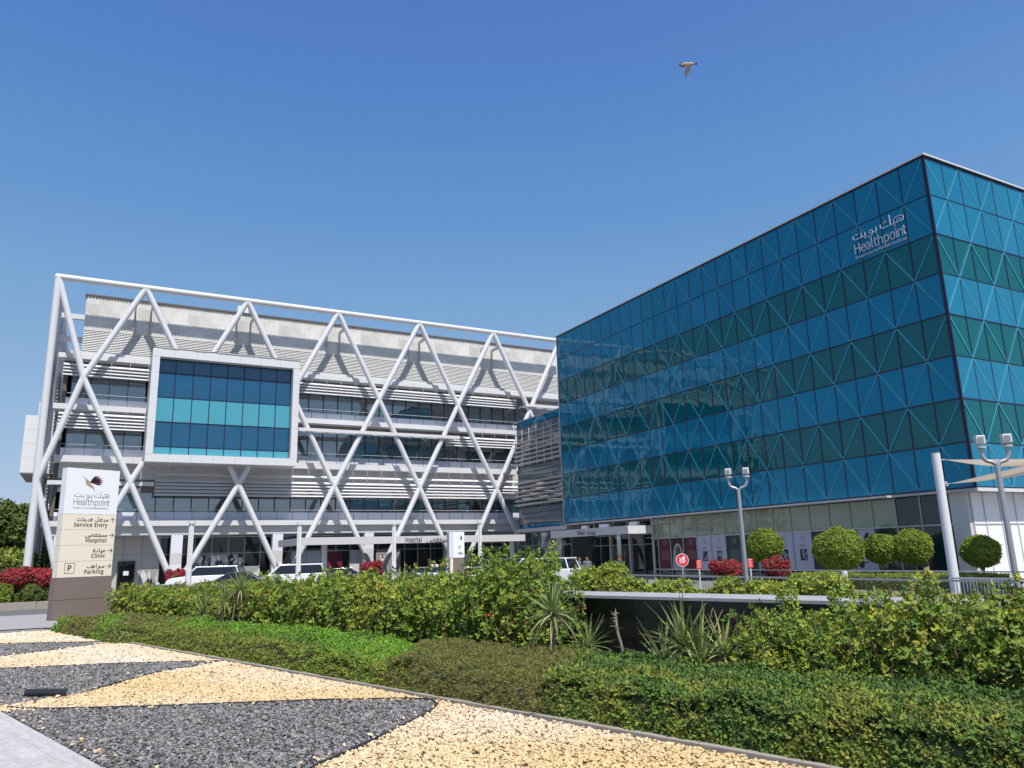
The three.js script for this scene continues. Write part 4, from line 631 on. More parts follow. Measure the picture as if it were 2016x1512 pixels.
// ───────── cars ─────────
const carGlass = phys(0.012, 0.014, 0.02, 0.03, { ior: 1.6 }), tyreM = std(0.02, 0.02, 0.02, 0.85), rimM = std(0.4, 0.4, 0.42, 0.35, { metalness: 0.7 });
const paint = { white: phys(0.78, 0.78, 0.79, 0.3, { clearcoat: 1, clearcoatRoughness: 0.05 }), black: phys(0.012, 0.012, 0.014, 0.3, { clearcoat: 1, clearcoatRoughness: 0.04 }), navy: phys(0.02, 0.025, 0.035, 0.3, { clearcoat: 1, clearcoatRoughness: 0.04 }) };
function car(label, colour, kind, x, z, turn) { // nose towards -x before turning
  const c = thing('parked_car', label, 'car', V(x, P0, z), turn, 'cars parked in the drive'), suv = kind === 'suv', L = suv ? 4.9 : 4.6, W = suv ? 1.92 : 1.8, H = suv ? 1.8 : 1.44, belt = suv ? 1.1 : 0.92, h = L / 2, pm = paint[colour];
  const side = new THREE.Shape(); side.moveTo(-h, 0.35); side.lineTo(-h + 0.03, 0.7); side.quadraticCurveTo(-h + 0.1, belt - 0.16, -h + 0.45, belt - 0.1); side.lineTo(-h + 1.35, belt); side.lineTo(h - (suv ? 0.05 : 0.75), belt + 0.03); side.quadraticCurveTo(h - 0.02, belt, h, belt - 0.15); side.lineTo(h, 0.4); side.quadraticCurveTo(h - 0.05, 0.25, h - 0.2, 0.24);
  for (const wx of [h - 0.95, -h + 0.9]) { side.lineTo(wx + 0.37, 0.24); side.absarc(wx, 0.33, 0.38, -0.2, Math.PI + 0.2, false); side.lineTo(wx - 0.37, 0.24); } side.lineTo(-h + 0.1, 0.25); side.closePath();
  const bg = new THREE.ExtrudeGeometry(side, { depth: W - 0.16, bevelEnabled: true, bevelSize: 0.06, bevelThickness: 0.08, bevelSegments: 3, curveSegments: 10 }); bg.translate(0, 0, -(W - 0.16) / 2); part('body', bg, pm, c);
  // cabin: sloping prism, glass under a painted roof and pillars
  const f0 = -h + (suv ? 1.25 : 1.3), f1 = -h + (suv ? 1.95 : 2.15), r1 = h - (suv ? 0.3 : 1.35), r0 = h - (suv ? 0.06 : 0.55), tum = 0.16, wb = W / 2 - 0.05, wt = wb - tum;
  const prism = (x0, x1, x2, x3, y0, y1, a, d) => { const p = [[x0, y0, a], [x3, y0, a], [x3, y0, -a], [x0, y0, -a], [x1, y1, d], [x2, y1, d], [x2, y1, -d], [x1, y1, -d]], f = [[0, 1, 5, 4], [1, 2, 6, 5], [2, 3, 7, 6], [3, 0, 4, 7], [4, 5, 6, 7]]; const g = new THREE.BufferGeometry(); g.setAttribute('position', new THREE.Float32BufferAttribute(f.flatMap(([q, r, s, t]) => [q, r, s, q, s, t]).flatMap((i) => p[i]), 3)); g.computeVertexNormals(); return g; };
  part('windows', prism(f0, f1, r1, r0, belt, H - 0.05, wb, wt), carGlass, c);
  const roof = new RoundedBoxGeometry(r1 - f1 + 0.22, 0.09, wt * 2 + 0.04, 3, 0.04); roof.translate((r1 + f1) / 2, H - 0.045, 0); part('roof', roof, pm, c);
  for (const s of [-1, 1]) { const pl = (xb, xt, n) => part('pillar', rodG(V(xb, belt, s * (wb - 0.01)), V(xt, H - 0.06, s * (wt - 0.01)), n ? 0.02 : 0.036, 8), n ? M.black : pm, c); pl(f0, f1); pl(r0, r1); pl((f0 + r0) / 2 + 0.1, (f1 + r1) / 2 + 0.1, 1); if (suv) pl(r0 - 0.75, r1 - 0.7, 1); part('mirror', new RoundedBoxGeometry(0.16, 0.14, 0.2, 2, 0.04).translate(f0 + 0.32, belt + 0.08, s * (wb + 0.12)), pm, c); part('headlight', new RoundedBoxGeometry(0.22, 0.13, 0.36, 2, 0.05).translate(-h + 0.16, belt - 0.26, s * (W / 2 - 0.24)), M.panel, c); part('taillight', new RoundedBoxGeometry(0.08, 0.26, 0.22, 2, 0.03).translate(h - 0.02, belt - 0.2, s * (W / 2 - 0.16)), M.red, c);
    for (const wx of [h - 0.95, -h + 0.9]) { const w = part('wheel', new THREE.CylinderGeometry(0.33, 0.33, 0.22, 24).rotateX(Math.PI / 2).translate(wx, 0.33, s * (W / 2 - 0.13)), tyreM, c); part('rim', new THREE.CylinderGeometry(0.21, 0.21, 0.03, 20).rotateX(Math.PI / 2).translate(wx, 0.33, s * (W / 2 - 0.02)), rimM, w); } }
  part('number_plate', boxG(h + 0.055, h + 0.065, 0.62, 0.73, -0.26, 0.26), M.signWhite, c);
}
car('white off-roader with dark windows, leftmost of the parked cars', 'white', 'suv', 6.9, -60.2, -0.1); car('dark saloon in front of the leftmost white off-roader', 'navy', 'saloon', 7.6, -51.5, -0.25); car('white off-roader left of the Hospital canopy, behind a light column', 'white', 'suv', 11.4, -53.5, -0.15); car('black car left of the pink bush under the canopy', 'black', 'saloon', 14.8, -53.8, -0.2);
car('black saloon behind the nearest white car', 'black', 'saloon', 17.7, -45.2, -0.25); car('nearest white saloon seen end on over the hedge', 'white', 'saloon', 11.9, -29.4, -1.2); car('white saloon right of the small sign pillar', 'white', 'saloon', 18.4, -40.6, 0.1); car('dark hatchback behind the rightmost light column', 'navy', 'suv', 22.2, -43.6, -0.3); car('white off-roader before the Clinic canopy', 'white', 'suv', 22.6, -39.3, -0.95);
// ───────── people ─────────
const skinM = std(0.28, 0.15, 0.09, 0.6);
function person(label, x, z, turn, topM, legM, hairM, stride) {
  const g = thing('person', label, 'person', V(x, P0, z), turn), s = stride;
  const legs = [-1, 1].flatMap((k) => [[k * 0.09, 0.92, 0, 0.088, k * 0.1, 0.5, k * s * 0.55 + 0.02, 0.06], [k * 0.1, 0.5, k * s * 0.55 + 0.02, 0.058, k * 0.1, 0.09, k * s - 0.02, 0.042], [k * 0.1, 0.05, k * s - 0.04, 0.042, k * 0.11, 0.04, k * s + 0.15, 0.035]]);
  const torso = [[0, 0.95, 0, 0.125, 0, 1.15, 0, 0.115], [0, 1.15, 0, 0.12, 0, 1.38, 0, 0.12], [-0.15, 1.41, 0, 0.062, 0.15, 1.41, 0, 0.062]];
  const arms = [-1, 1].flatMap((k) => [[k * 0.2, 1.4, 0, 0.055, k * 0.25, 1.13, -k * s * 0.4, 0.042], [k * 0.25, 1.13, -k * s * 0.4, 0.041, k * 0.24, 0.9, 0.08 - k * s * 0.5, 0.03]]);
  const head = [[0, 1.45, 0, 0.05, 0, 1.55, 0.01, 0.05], [0, 1.6, 0.01, 0.082, 0, 1.66, 0, 0.09], [0, 1.575, 0.06, 0.045, 0, 1.6, 0.07, 0.045], [0, 1.61, 0.095, 0.014, 0, 1.63, 0.09, 0.012]];
  const hands = [-1, 1].flatMap((k) => [[k * 0.24, 0.9, 0.08 - k * s * 0.5, 0.032, k * 0.238, 0.83, 0.1 - k * s * 0.5, 0.03], ...[0, 1, 2, 3].map((f) => [k * 0.238, 0.83, 0.075 + f * 0.018 - k * s * 0.5, 0.011, k * 0.232, 0.755 + Math.abs(f - 1.4) * 0.012, 0.085 + f * 0.018 - k * s * 0.5, 0.008]), [k * 0.225, 0.87, 0.11 - k * s * 0.5, 0.012, k * 0.21, 0.82, 0.14 - k * s * 0.5, 0.009]]);
  part('body', bodyG([...legs, ...torso, ...arms, ...head, ...hands], [0, 0.86, 0], 0.95, 60, 0.018), skinM, g);
  part('shirt', bodyG([...torso, ...arms.filter((_, i) => i % 2 === 0), ...arms.filter((_, i) => i % 2)].map((c) => c.map((v, i) => (i === 3 || i === 7 ? v + 0.016 : v))), [0, 1.15, 0], 0.5, 40, 0.03), topM, g);
  part('trousers', bodyG(legs.filter((_, i) => i % 3 < 2).concat([[-0.05, 0.95, 0, 0.125, 0.05, 0.95, 0, 0.125]]).map((c) => c.map((v, i) => (i === 3 || i === 7 ? v + 0.015 : v))), [0, 0.55, 0], 0.58, 40, 0.025), legM, g);
  part('hair', bodyG([[0, 1.675, -0.02, 0.088, 0, 1.69, 0.0, 0.085], [0, 1.62, -0.04, 0.07, 0, 1.66, -0.04, 0.08]], [0, 1.65, -0.02], 0.16, 24, 0.02), hairM, g);
  for (const k of [-1, 1]) { part('eye', new THREE.SphereGeometry(0.011, 8, 6).translate(k * 0.032, 1.635, 0.085), M.black, g); part('ear', new THREE.SphereGeometry(0.022, 8, 6).scale(0.5, 1.2, 0.9).translate(k * 0.09, 1.62, 0), skinM, g); part('shoe', new RoundedBoxGeometry(0.095, 0.08, 0.27, 2, 0.03).translate(k * 0.105, 0.04, k * s + 0.05), M.black, g); }
  part('mouth', boxG(-0.022, 0.022, 1.563, 1.569, 0.1, 0.106), M.maroon, g);
}
person('person in a white shirt standing at the hospital entrance', 21.1, -51.1, -0.4, M.signWhite, M.greyInk, M.black, 0.02); person('person in dark blue shirt and trousers walking past the clinic doors', 26.1, -35.9, -1.2, std(0.02, 0.035, 0.11, 0.8), std(0.02, 0.022, 0.05, 0.8), std(0.05, 0.012, 0.01, 0.8), 0.16); person('person in dark clothes, left of a pair by the clinic wall posters', 27.35, -42.0, 0.8, std(0.12, 0.13, 0.17, 0.8), M.black, M.black, 0.03); person('person in grey-green clothes, right of a pair by the clinic wall posters', 27.75, -41.7, -0.6, std(0.14, 0.17, 0.17, 0.8), M.black, M.black, 0.03);
// ───────── sparrow ─────────
{
  const s = thing('sparrow', 'small brown sparrow with black bib flying across the blue sky', 'bird', V(3.96, 5.53, -4.11)); s.rotation.order = 'YXZ'; s.rotation.set(0.55, -0.74, -0.12);
  part('body', bodyG([[-0.03, 0.001, 0, 0.0155, 0.012, 0, 0, 0.0145], [0.012, 0, 0, 0.0135, 0.045, 0.003, 0, 0.0062], [-0.05, 0.003, 0, 0.0128, -0.044, 0.003, 0, 0.0128]], [-0.003, 0, 0], 0.08, 44, 0.003), std(0.34, 0.25, 0.17, 0.9), s);
  part('back', bodyG([[-0.025, 0.0085, 0, 0.0095, 0.025, 0.008, 0, 0.008], [0.025, 0.008, 0, 0.0075, 0.042, 0.006, 0, 0.005]], [0.008, 0.008, 0], 0.05, 30, 0.003), std(0.5, 0.43, 0.36, 0.9), s);
  part('cap', bodyG([[-0.058, 0.0075, 0, 0.0078, -0.046, 0.0105, 0, 0.0085]], [-0.052, 0.009, 0], 0.03, 26, 0.002), M.black, s); part('bib', bodyG([[-0.0585, -0.002, 0, 0.0075, -0.044, -0.0075, 0, 0.0098], [-0.04, -0.004, 0, 0.0128, -0.038, 0.002, 0, 0.0135]], [-0.047, -0.004, 0], 0.035, 28, 0.002), M.black, s);
  part('beak', new THREE.ConeGeometry(0.0052, 0.016, 10).rotateZ(Math.PI / 2).translate(-0.0705, 0.002, 0), M.black, s);
  for (const k of [-1, 1]) { part('cheek', new THREE.SphereGeometry(0.0062, 12, 10).scale(1.15, 0.8, 0.4).translate(-0.049, 0.0015, k * 0.0125), std(0.78, 0.74, 0.68, 0.8), s); part('eye', new THREE.SphereGeometry(0.0018, 8, 6).translate(-0.057, 0.004, k * 0.0105), M.black, s); }
  const feather = (len, w) => { const sh = new THREE.Shape(); sh.moveTo(0, 0); sh.quadraticCurveTo(w, len * 0.4, w * 0.8, len * 0.86); sh.lineTo(0.001, len); sh.lineTo(-w * 0.5, len * 0.86); sh.quadraticCurveTo(-w * 0.8, len * 0.4, 0, 0); return new THREE.ExtrudeGeometry(sh, { depth: 0.001, bevelEnabled: false }); };
  const wm = [std(0.36, 0.25, 0.2, 0.9), std(0.26, 0.185, 0.155, 0.9), std(0.42, 0.28, 0.18, 0.9)], tip = std(0.11, 0.09, 0.09, 0.9);
  for (const k of [1, -1]) { const w = new THREE.Group(); w.name = 'wing'; s.add(w); w.position.set(0, -0.004, k * 0.011); w.rotation.x = k > 0 ? -0.25 : 0.5;
    part('wing_cover', bodyG([[-0.015, 0, 0, 0.006, -0.0165, -0.034, 0, 0.0035], [0.0, 0, 0, 0.007, -0.004, -0.034, 0, 0.0035], [0.017, 0, 0, 0.006, 0.012, -0.026, 0, 0.003]], [0, -0.016, 0], 0.04, 30, 0.003), wm[2], w);
    for (let i = 0; i < 11; i++) { const len = i < 4 ? 0.072 - i * 0.002 : 0.066 - (i - 3) * 0.0062, f = part('feather', feather(len, 0.0042), i === 0 ? tip : wm[i % 2], w), bx0 = -0.017 + i * 0.0036, by = i < 5 ? -0.026 : -0.02; f.position.set(bx0, by, (i % 2) * 0.0007); f.rotation.z = Math.PI + (i - 1) * 0.016; } }
  for (let i = 0; i < 6; i++) { const f = part('tail_feather', feather(0.036, 0.0038), i % 2 ? tip : wm[1], s); f.position.set(0.04, 0.003, (i - 2.5) * 0.0012); f.rotation.z = -Math.PI / 2 + (i - 2.5) * 0.075; }
}
// ───────── planting ─────────
const GC = {
  bright: [[0.11, 0.2, 0.014], [0.14, 0.22, 0.016], [0.085, 0.16, 0.012]], olive: [[0.125, 0.14, 0.024], [0.15, 0.155, 0.028], [0.085, 0.11, 0.018], [0.16, 0.14, 0.026]], deep: [[0.05, 0.095, 0.016], [0.068, 0.118, 0.018], [0.036, 0.066, 0.012], [0.085, 0.12, 0.02]],
  russet: [[0.14, 0.112, 0.045], [0.11, 0.11, 0.034], [0.165, 0.12, 0.055], [0.08, 0.09, 0.026]], hibiscus: [[0.1, 0.15, 0.018], [0.135, 0.18, 0.022], [0.068, 0.115, 0.014], [0.19, 0.2, 0.028]], yellow: [[0.17, 0.19, 0.026], [0.22, 0.21, 0.034], [0.115, 0.14, 0.022]],
  tree: [[0.07, 0.085, 0.018], [0.1, 0.105, 0.022], [0.05, 0.066, 0.015]], topiary: [[0.15, 0.175, 0.022], [0.19, 0.2, 0.027], [0.11, 0.138, 0.018]], pink: [[0.27, 0.014, 0.05], [0.33, 0.022, 0.07], [0.23, 0.014, 0.035]], straw: [[0.22, 0.18, 0.09], [0.17, 0.155, 0.055], [0.12, 0.135, 0.04]],
};
function lowHedge(label, o) {
  const t = thing('low_hedge', label, 'hedge', QP(o.cq, o.cp, -0.01), TH), { hq, hp, H, round = 0.16, skew = 0 } = o, rc = 0.3;
  const hf = (x, z) => { const zz = z + skew * x, dx = Math.abs(x) - hq + rc, dz = Math.abs(zz) - hp + rc; let d = Math.hypot(Math.max(dx, 0), Math.max(dz, 0)) + Math.min(Math.max(dx, dz), 0) - rc; d += 0.07 * noise.noise(x * 1.9 + o.cq, z * 1.9 + o.cp, 2.2); if (d > 0) return -1; const s = Math.min(1, -d / round); return H * (1 - Math.pow(1 - s, 2.6)) * (0.92 + 0.3 * noise.noise(x * 1.3 + o.cp, z * 1.3, 5.1) + 0.16 * noise.noise(x * 5 + o.cp, z * 5, 1.1)); };
  const pts = []; let g = 0; const ext = hp + Math.abs(skew) * hq, e = 0.015;
  while (pts.length < o.n && g++ < o.n * 40) {
    const x = rr(-hq, hq), z = rr(-ext, ext), h = hf(x, z); if (h < 0) continue;
    const gx = (Math.max(0, hf(x + e, z)) - Math.max(0, hf(x - e, z))) / (2 * e), gz = (Math.max(0, hf(x, z + e)) - Math.max(0, hf(x, z - e))) / (2 * e), w = Math.sqrt(1 + Math.min(25, gx * gx + gz * gz));
    if (rnd() > w / 4) continue;
    const n = V(-gx, 1, -gz).normalize(), p = V(x, h - rnd() * rnd() * 0.07, z).addScaledVector(n, rr(-0.02, 0.015)); if (w > 2) p.y = Math.max(0.015, p.y * rr(0.15, 1)); p.y = Math.max(0.015, p.y);
    pts.push({ p, n, c: o.tone ? o.tone(x, z) : undefined });
  }
  leaves(t, pts, o.geos ?? smallWhorls, o.size, o.colours, 0.7);
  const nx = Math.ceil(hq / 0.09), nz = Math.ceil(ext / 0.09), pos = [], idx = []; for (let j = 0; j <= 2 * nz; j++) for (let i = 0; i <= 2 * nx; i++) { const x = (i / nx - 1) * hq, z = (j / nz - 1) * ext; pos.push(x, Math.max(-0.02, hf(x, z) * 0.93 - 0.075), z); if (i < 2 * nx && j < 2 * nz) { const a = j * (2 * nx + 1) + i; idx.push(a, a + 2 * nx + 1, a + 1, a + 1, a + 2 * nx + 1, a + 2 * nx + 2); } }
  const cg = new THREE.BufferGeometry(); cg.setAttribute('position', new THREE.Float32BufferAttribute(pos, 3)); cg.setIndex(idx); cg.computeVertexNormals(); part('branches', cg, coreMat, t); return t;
}
const some = (a) => a[Math.floor(rnd() * a.length)];
lowHedge('clipped olive-green hedge nearest the viewer, along the right end of the kerb', { cq: 6.5, cp: 2.5, hq: 0.45, hp: 3.7, H: 0.4, skew: 0.5, n: 26000, size: 0.042, colours: GC.olive, tone: (x, z) => some(noise.noise(x * 2, z * 1.5, 8) + rr(-0.35, 0.35) > 0.12 ? GC.deep : GC.olive) });
lowHedge('dark green low hedge between the olive hedge and the right shrubs', { cq: 7.6, cp: 3.0, hq: 0.9, hp: 4.1, H: 0.34, skew: 0.55, n: 30000, size: 0.042, colours: GC.deep, tone: (x, z) => some(noise.noise(x * 1.2, z * 1.2, 3) + rr(-0.4, 0.4) > 0.3 ? GC.olive : GC.deep) });
lowHedge('russet brown low hedge of thin leaves, middle of the kerb', { cq: 7.15, cp: 7.9, hq: 1.12, hp: 1.65, H: 0.36, skew: 0.75, n: 15000, size: 0.045, geos: thinWhorls, colours: GC.russet });
lowHedge('bright green rounded low hedge left of the russet brown one', { cq: 7.05, cp: 10.05, hq: 1.02, hp: 1.35, H: 0.3, skew: 0.75, n: 16000, size: 0.038, colours: GC.bright, tone: (x) => some(x + rr(-0.3, 0.3) < -0.75 ? GC.olive : GC.bright) });
lowHedge('long low hedge, olive in front and bright green behind, below the spiky plants', { cq: 7.1, cp: 14.7, hq: 1.06, hp: 3.9, H: 0.34, skew: 0.3, n: 24000, size: 0.038, colours: GC.olive, tone: (x, z) => some(x + 0.12 * z < -0.35 + 0.5 * noise.noise(z * 1.1, x, 4) + rr(-0.35, 0.35) ? GC.olive : (noise.noise(z * 0.8, 1, x) + rr(-0.3, 0.3) > 0.2 ? GC.deep : GC.bright)) });
lowHedge('dull olive low hedge around the foot of the direction sign', { cq: 6.75, cp: 20.7, hq: 1.0, hp: 2.7, H: 0.34, skew: 0.1, n: 12000, size: 0.042, colours: GC.russet, tone: (x, z) => some(noise.noise(x * 1.5, z * 0.9, 6) + rr(-0.3, 0.3) > 0.2 ? GC.bright : GC.russet) });

function shrub(name, label, category, base, blobs, n, size, geos, colours, o = {}) {
  const t = thing(name, label, category, base, 0, o.group), bl = blobs.map((b) => ({ ...b, c: b.c.clone().sub(base) }));
  leaves(t, blobShell(bl, n, o.depth ?? 0.35, o.inside ?? 0.85, o.low ?? -0.8), geos, size, colours, o.spread ?? 0.8);
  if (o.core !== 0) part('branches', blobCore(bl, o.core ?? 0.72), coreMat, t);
  if (o.stems) part('stems', merge(Array.from({ length: o.stems }, () => { const b = some(bl), a = V(b.c.x + rr(-0.25, 0.25), 0, b.c.z + rr(-0.25, 0.25)), e = V(a.x + rr(-0.3, 0.3), b.c.y + b.r * rr(0.3, 1.05), a.z + rr(-0.3, 0.3)); return rodG(a, e, rr(0.006, 0.012), 5, 0.004); })), twigMat, t);
  if (o.shoots) { const pts = [], st = []; for (const [q, p, y0, y1, lean] of o.shoots) { const a = QP(q, p, y0).sub(base), e = QP(q + rr(-lean, lean), p + rr(-lean, lean), y1).sub(base); st.push(rodG(a, e, 0.006, 5, 0.003)); const m = Math.ceil((y1 - y0) / 0.035); for (let i = 0; i < m; i++) { const s = i / m, an = rr(0, 6.28); pts.push({ p: a.clone().lerp(e, 0.15 + 0.85 * s), n: V(Math.cos(an), 0.35, Math.sin(an)) }); } } part('shoots', merge(st), twigMat, t); leaves(t, pts, o.shootGeos ?? [leafShape(0.3)], o.shootSize ?? 0.095, colours, 0.3, 'shoot_leaves'); }
  return t;
}

// a hedge or shrub grown stem by stem: spots [q, p, height], leaves up each stem
function stemShrub(name, label, category, base, spots, o) {
  const t = thing(name, label, category, base), st = [], pts = [];
  for (const [q, p, h] of spots) {
    const a = QP(q, p, 0).sub(base), lean = o.lean ?? 0.08, e = QP(q + rr(-lean, lean), p + rr(-lean, lean), h).sub(base), m = a.clone().lerp(e, 0.5).add(V(rr(-lean, lean) * 0.4, 0, rr(-lean, lean) * 0.4));
    st.push(rodG(a, m, 0.008, 5, 0.006), rodG(m, e, 0.006, 5, 0.003));
    const n = Math.ceil(h / (o.gap ?? 0.034)), patch = noise.noise(q * 1.1 + 3, p * 1.1, 6.5), pal = patch > 0.22 ? GC.yellow : o.colours;
    for (let i = 0; i < n; i++) { const s = 1 - Math.pow(rnd(), o.top ?? 1.15), r = (o.wide ?? 0.1) * rr(0.2, 1) * (s > 0.93 ? 0.5 : 1), an = rr(0, 6.283); if (s < (o.bare ?? 0.08)) continue; const c = s < 0.5 ? a.clone().lerp(m, s * 2) : m.clone().lerp(e, s * 2 - 1); pts.push({ p: c.add(V(Math.cos(an) * r, rr(-0.02, 0.02), Math.sin(an) * r)), n: V(Math.cos(an), 0.5, Math.sin(an)), c: some(rnd() < 0.04 ? [[0.3, 0.24, 0.03], [0.2, 0.13, 0.05]] : pal) }); }
  }
  leaves(t, pts, o.geos ?? broadWhorls, o.size, o.colours, 0.55); part('stems', merge(st), twigMat, t); return t;
}
const wallBlobs = (p0, p1, step, q, hf, r) => { const out = []; for (let p = p0; p < p1; p += step) { const h = hf(p); for (let y = 0.22; y < h - r * 0.55; y += r * 0.85) out.push({ c: QP(q + rr(-0.18, 0.2), p + rr(-0.15, 0.15), y), r: r * rr(0.82, 1.15) }); out.push({ c: QP(q + rr(-0.1, 0.35), p + rr(-0.15, 0.15), h - r * rr(0.85, 1.05)), r: r * rr(0.85, 1.1) }); } return out; };
{
  const hf = (p) => 1.1 + Math.max(0, 19 - p) * 0.026 + 0.08 * noise.noise(p * 0.9, 2, 1);
  const shoots = []; for (let i = 0; i < 60; i++) { const p = rr(9, 18.5); shoots.push([rr(8.5, 9.5), p, hf(p) - 0.15, hf(p) + rr(0.05, 0.28), 0.08]); }
  for (let i = 0; i < 34; i++) { const p = rr(8.7, 10.6); shoots.push([rr(8.9, 9.9), p, 1.05, rr(1.35, 1.78), 0.12]); }
  const spots = []; for (let i = 0; i < 900; i++) { const p = rr(8.25, 19.2), q = rr(8.25, 9.62); spots.push([q, p, hf(p) * (rnd() < 0.1 ? rr(1.02, 1.2) : rr(0.72, 1.03)) * (q < 8.5 ? 0.85 : 1)]); }
  for (const [q, p, , y1] of shoots.slice(60)) spots.push([q, p, y1]);
  const t = stemShrub('tall_hedge', 'tall leafy hibiscus hedge with a few red flowers before the parked cars', 'hedge', QP(8.9, 13.5), spots, { size: 0.062, colours: GC.hibiscus, wide: 0.11 });
  const fl = QP(8.9, 13.5); for (const [q, p, y] of [[8.5, 12.3, 1.1], [8.55, 11.0, 1.08], [9.2, 9.3, 1.42], [9.0, 13.6, 1.2], [8.45, 9.2, 0.72]]) { const g = merge([0, 1, 2, 3, 4].map((k) => { const l = leafShape(0.42, 0.02, -0.1); l.scale(0.055, 0.055, 0.055); l.rotateX(0.9); l.rotateY(k * 1.257); return l; }).concat([rodG(V(0, 0, 0), V(0, 0.07, 0.02), 0.005, 5)].map((g0) => { const q0 = g0.toNonIndexed(); q0.deleteAttribute('uv'); return q0; }))); const m = part('flower', g, std(0.55, 0.03, 0.02, 0.6, { side: THREE.DoubleSide }), t); m.position.copy(QP(q, p, y).sub(fl)); m.rotation.set(1.2, -0.4, rr(0, 2)); }
  const hl = (p) => 0.86 + 0.1 * noise.noise(p * 0.8, 5, 1);
  const sl = []; for (let i = 0; i < 620; i++) { const p = rr(19.4, 27.2), q = rr(8.3, 9.6); sl.push([q, p, hl(p) * (rnd() < 0.1 ? rr(1.05, 1.3) : rr(0.7, 1.03))]); }
  stemShrub('tall_hedge', 'yellow-green hedge between the direction sign and the spiky plants', 'hedge', QP(8.9, 23), sl, { size: 0.066, colours: GC.yellow.concat(GC.hibiscus), wide: 0.12 });
  const hr = (p) => 0.92 + 0.14 * noise.noise(p * 1.3, 7, 1);
  const s2 = []; for (let i = 0; i < 260; i++) { const p = rr(3.2, 4.9), q = rr(8.35, 9.6); s2.push([q, p, hr(p) * (rnd() < 0.14 ? rr(1.02, 1.25) : rr(0.55, 1.0)) * (q < 8.6 ? 0.8 : 1)]); }
  stemShrub('shrub', 'straggly yellow-green shrub right of the large yucca clump', 'shrub', QP(9, 4.3), s2, { size: 0.05, colours: GC.hibiscus.concat(GC.yellow), lean: 0.24, wide: 0.13, gap: 0.026 });
  const s3 = []; for (let i = 0; i < 420; i++) { const p = rr(-0.4, 3.25), q = rr(8.3, 9.7); s3.push([q, p, (1.0 + 0.1 * noise.noise(p * 1.1, 9, 1)) * (rnd() < 0.14 ? rr(1.05, 1.3) : rr(0.6, 1.02)) * (q < 8.6 ? 0.85 : 1)]); }
  stemShrub('shrub', 'dense large-leaved shrub at the right edge hiding the wall end', 'shrub', QP(9, 2), s3, { size: 0.066, colours: GC.hibiscus.concat(GC.olive), lean: 0.2, wide: 0.14, gap: 0.03 });
  // low bushes and dry grass on the planter behind the coping
  for (const [p0, p1, h, n, label] of [[8.4, 13.4, 1.42, 6000, 'yellow-green bush on the planter left of the stop sign'], [4.6, 8.3, 1.22, 3600, 'sparse yellow bush on the planter below the red notice board'], [7.5, 9.4, 1.16, 2600, 'low yellow bush on the planter directly below the stop sign']]) shrub('planter_bush', label, 'bush', QP(11.3, (p0 + p1) / 2, 0.5), (() => { const o = []; for (let p = p0; p < p1; p += 0.3) o.push({ c: QP(11.2 + rr(-0.3, 0.4), p, rr(0.62, h - 0.24)), r: rr(0.2, 0.3) }); return o; })(), n, 0.055, broadWhorls, GC.yellow, { stems: 40, depth: 0.8, core: 0.5 });
  const gr = thing('dry_grass', 'dry straw-coloured grass behind the pale coping', 'grass', QP(12, 5, 0.5), TH); gr.userData.kind = 'stuff'; const gp = []; for (let i = 0; i < 9000; i++) gp.push({ p: V(rr(-1.5, 5), rr(0, 0.02), rr(-9, 7)), n: V(0, 1, 0) }); leaves(gr, gp, thinWhorls, 0.13, GC.straw, 0.25);
}
// spiky plants
const blade = [0, 1, 2, 3].map((k) => { const n = 7, pos = [], idx = [], droop = [0.05, 0.18, 0.4, 0.75][k]; for (let i = 0; i <= n; i++) { const t = i / n, w = 0.026 * Math.pow(Math.sin(Math.PI * Math.min(1, 0.16 + t * 0.86)), 0.8) * (1 - t * 0.35) + 0.001, y = t * (1 - droop * 0.25 * t), z = -droop * t * t * 0.6; for (const [x, f] of [[-w, 0.012], [0, 0], [w, 0.012]]) pos.push(x, y, z + f); if (i < n) for (let j = 0; j < 2; j++) { const a = i * 3 + j; idx.push(a, a + 1, a + 3, a + 1, a + 4, a + 3); } } const g = new THREE.BufferGeometry(); g.setAttribute('position', new THREE.Float32BufferAttribute(pos, 3)); g.setIndex(idx); g.computeVertexNormals(); return g; });
const bladeM = [leafMat(0.2, 0.27, 0.07), leafMat(0.27, 0.34, 0.1), leafMat(0.15, 0.22, 0.06), leafMat(0.4, 0.38, 0.13)], dryM = leafMat(0.42, 0.32, 0.18);
function rosette(t, c, len, n, up = 0.2, dry = 0.15) {
  for (let i = 0; i < n; i++) { const f = i / n, el = 1.45 - (1.45 - up + 0.5) * Math.pow(f, 0.9) + rr(-0.12, 0.12), az = i * 2.399 + rr(-0.2, 0.2), isDry = f > 1 - dry, m = part('leaf', blade[Math.min(3, Math.floor(f * 3 + rr(0, 1.2)))], isDry ? dryM : some(bladeM), t);
    const d = V(Math.cos(az) * Math.cos(el), Math.sin(el), Math.sin(az) * Math.cos(el)), side = V(-Math.sin(az), 0, Math.cos(az)), nrm = new THREE.Vector3().crossVectors(side, d); m.quaternion.setFromRotationMatrix(new THREE.Matrix4().makeBasis(side, d, nrm.clone())); m.position.copy(c); const s = len * rr(0.75, 1.1); m.scale.set(s * 1.15, s, s); }
}
const spiky = (label, q, p, list, stems) => { const t = thing('yucca', label, 'yucca', QP(q, p)); for (const [dx, y, dz, len, n, up] of list) rosette(t, V(dx, y, dz), len, n, up); for (const [x0, z0, x1, y1, z1, r] of stems) part('stem', rodG(V(x0, 0, z0), V(x1, y1, z1), r, 9, r * 0.8), barkMat, t); return t; };
spiky('single spiky rosette before the yellow-green hedge', 8.1, 19.3, [[0, 0.42, 0, 0.62, 70, -0.5]], [[0, 0, 0, 0.42, 0, 0.04]]);
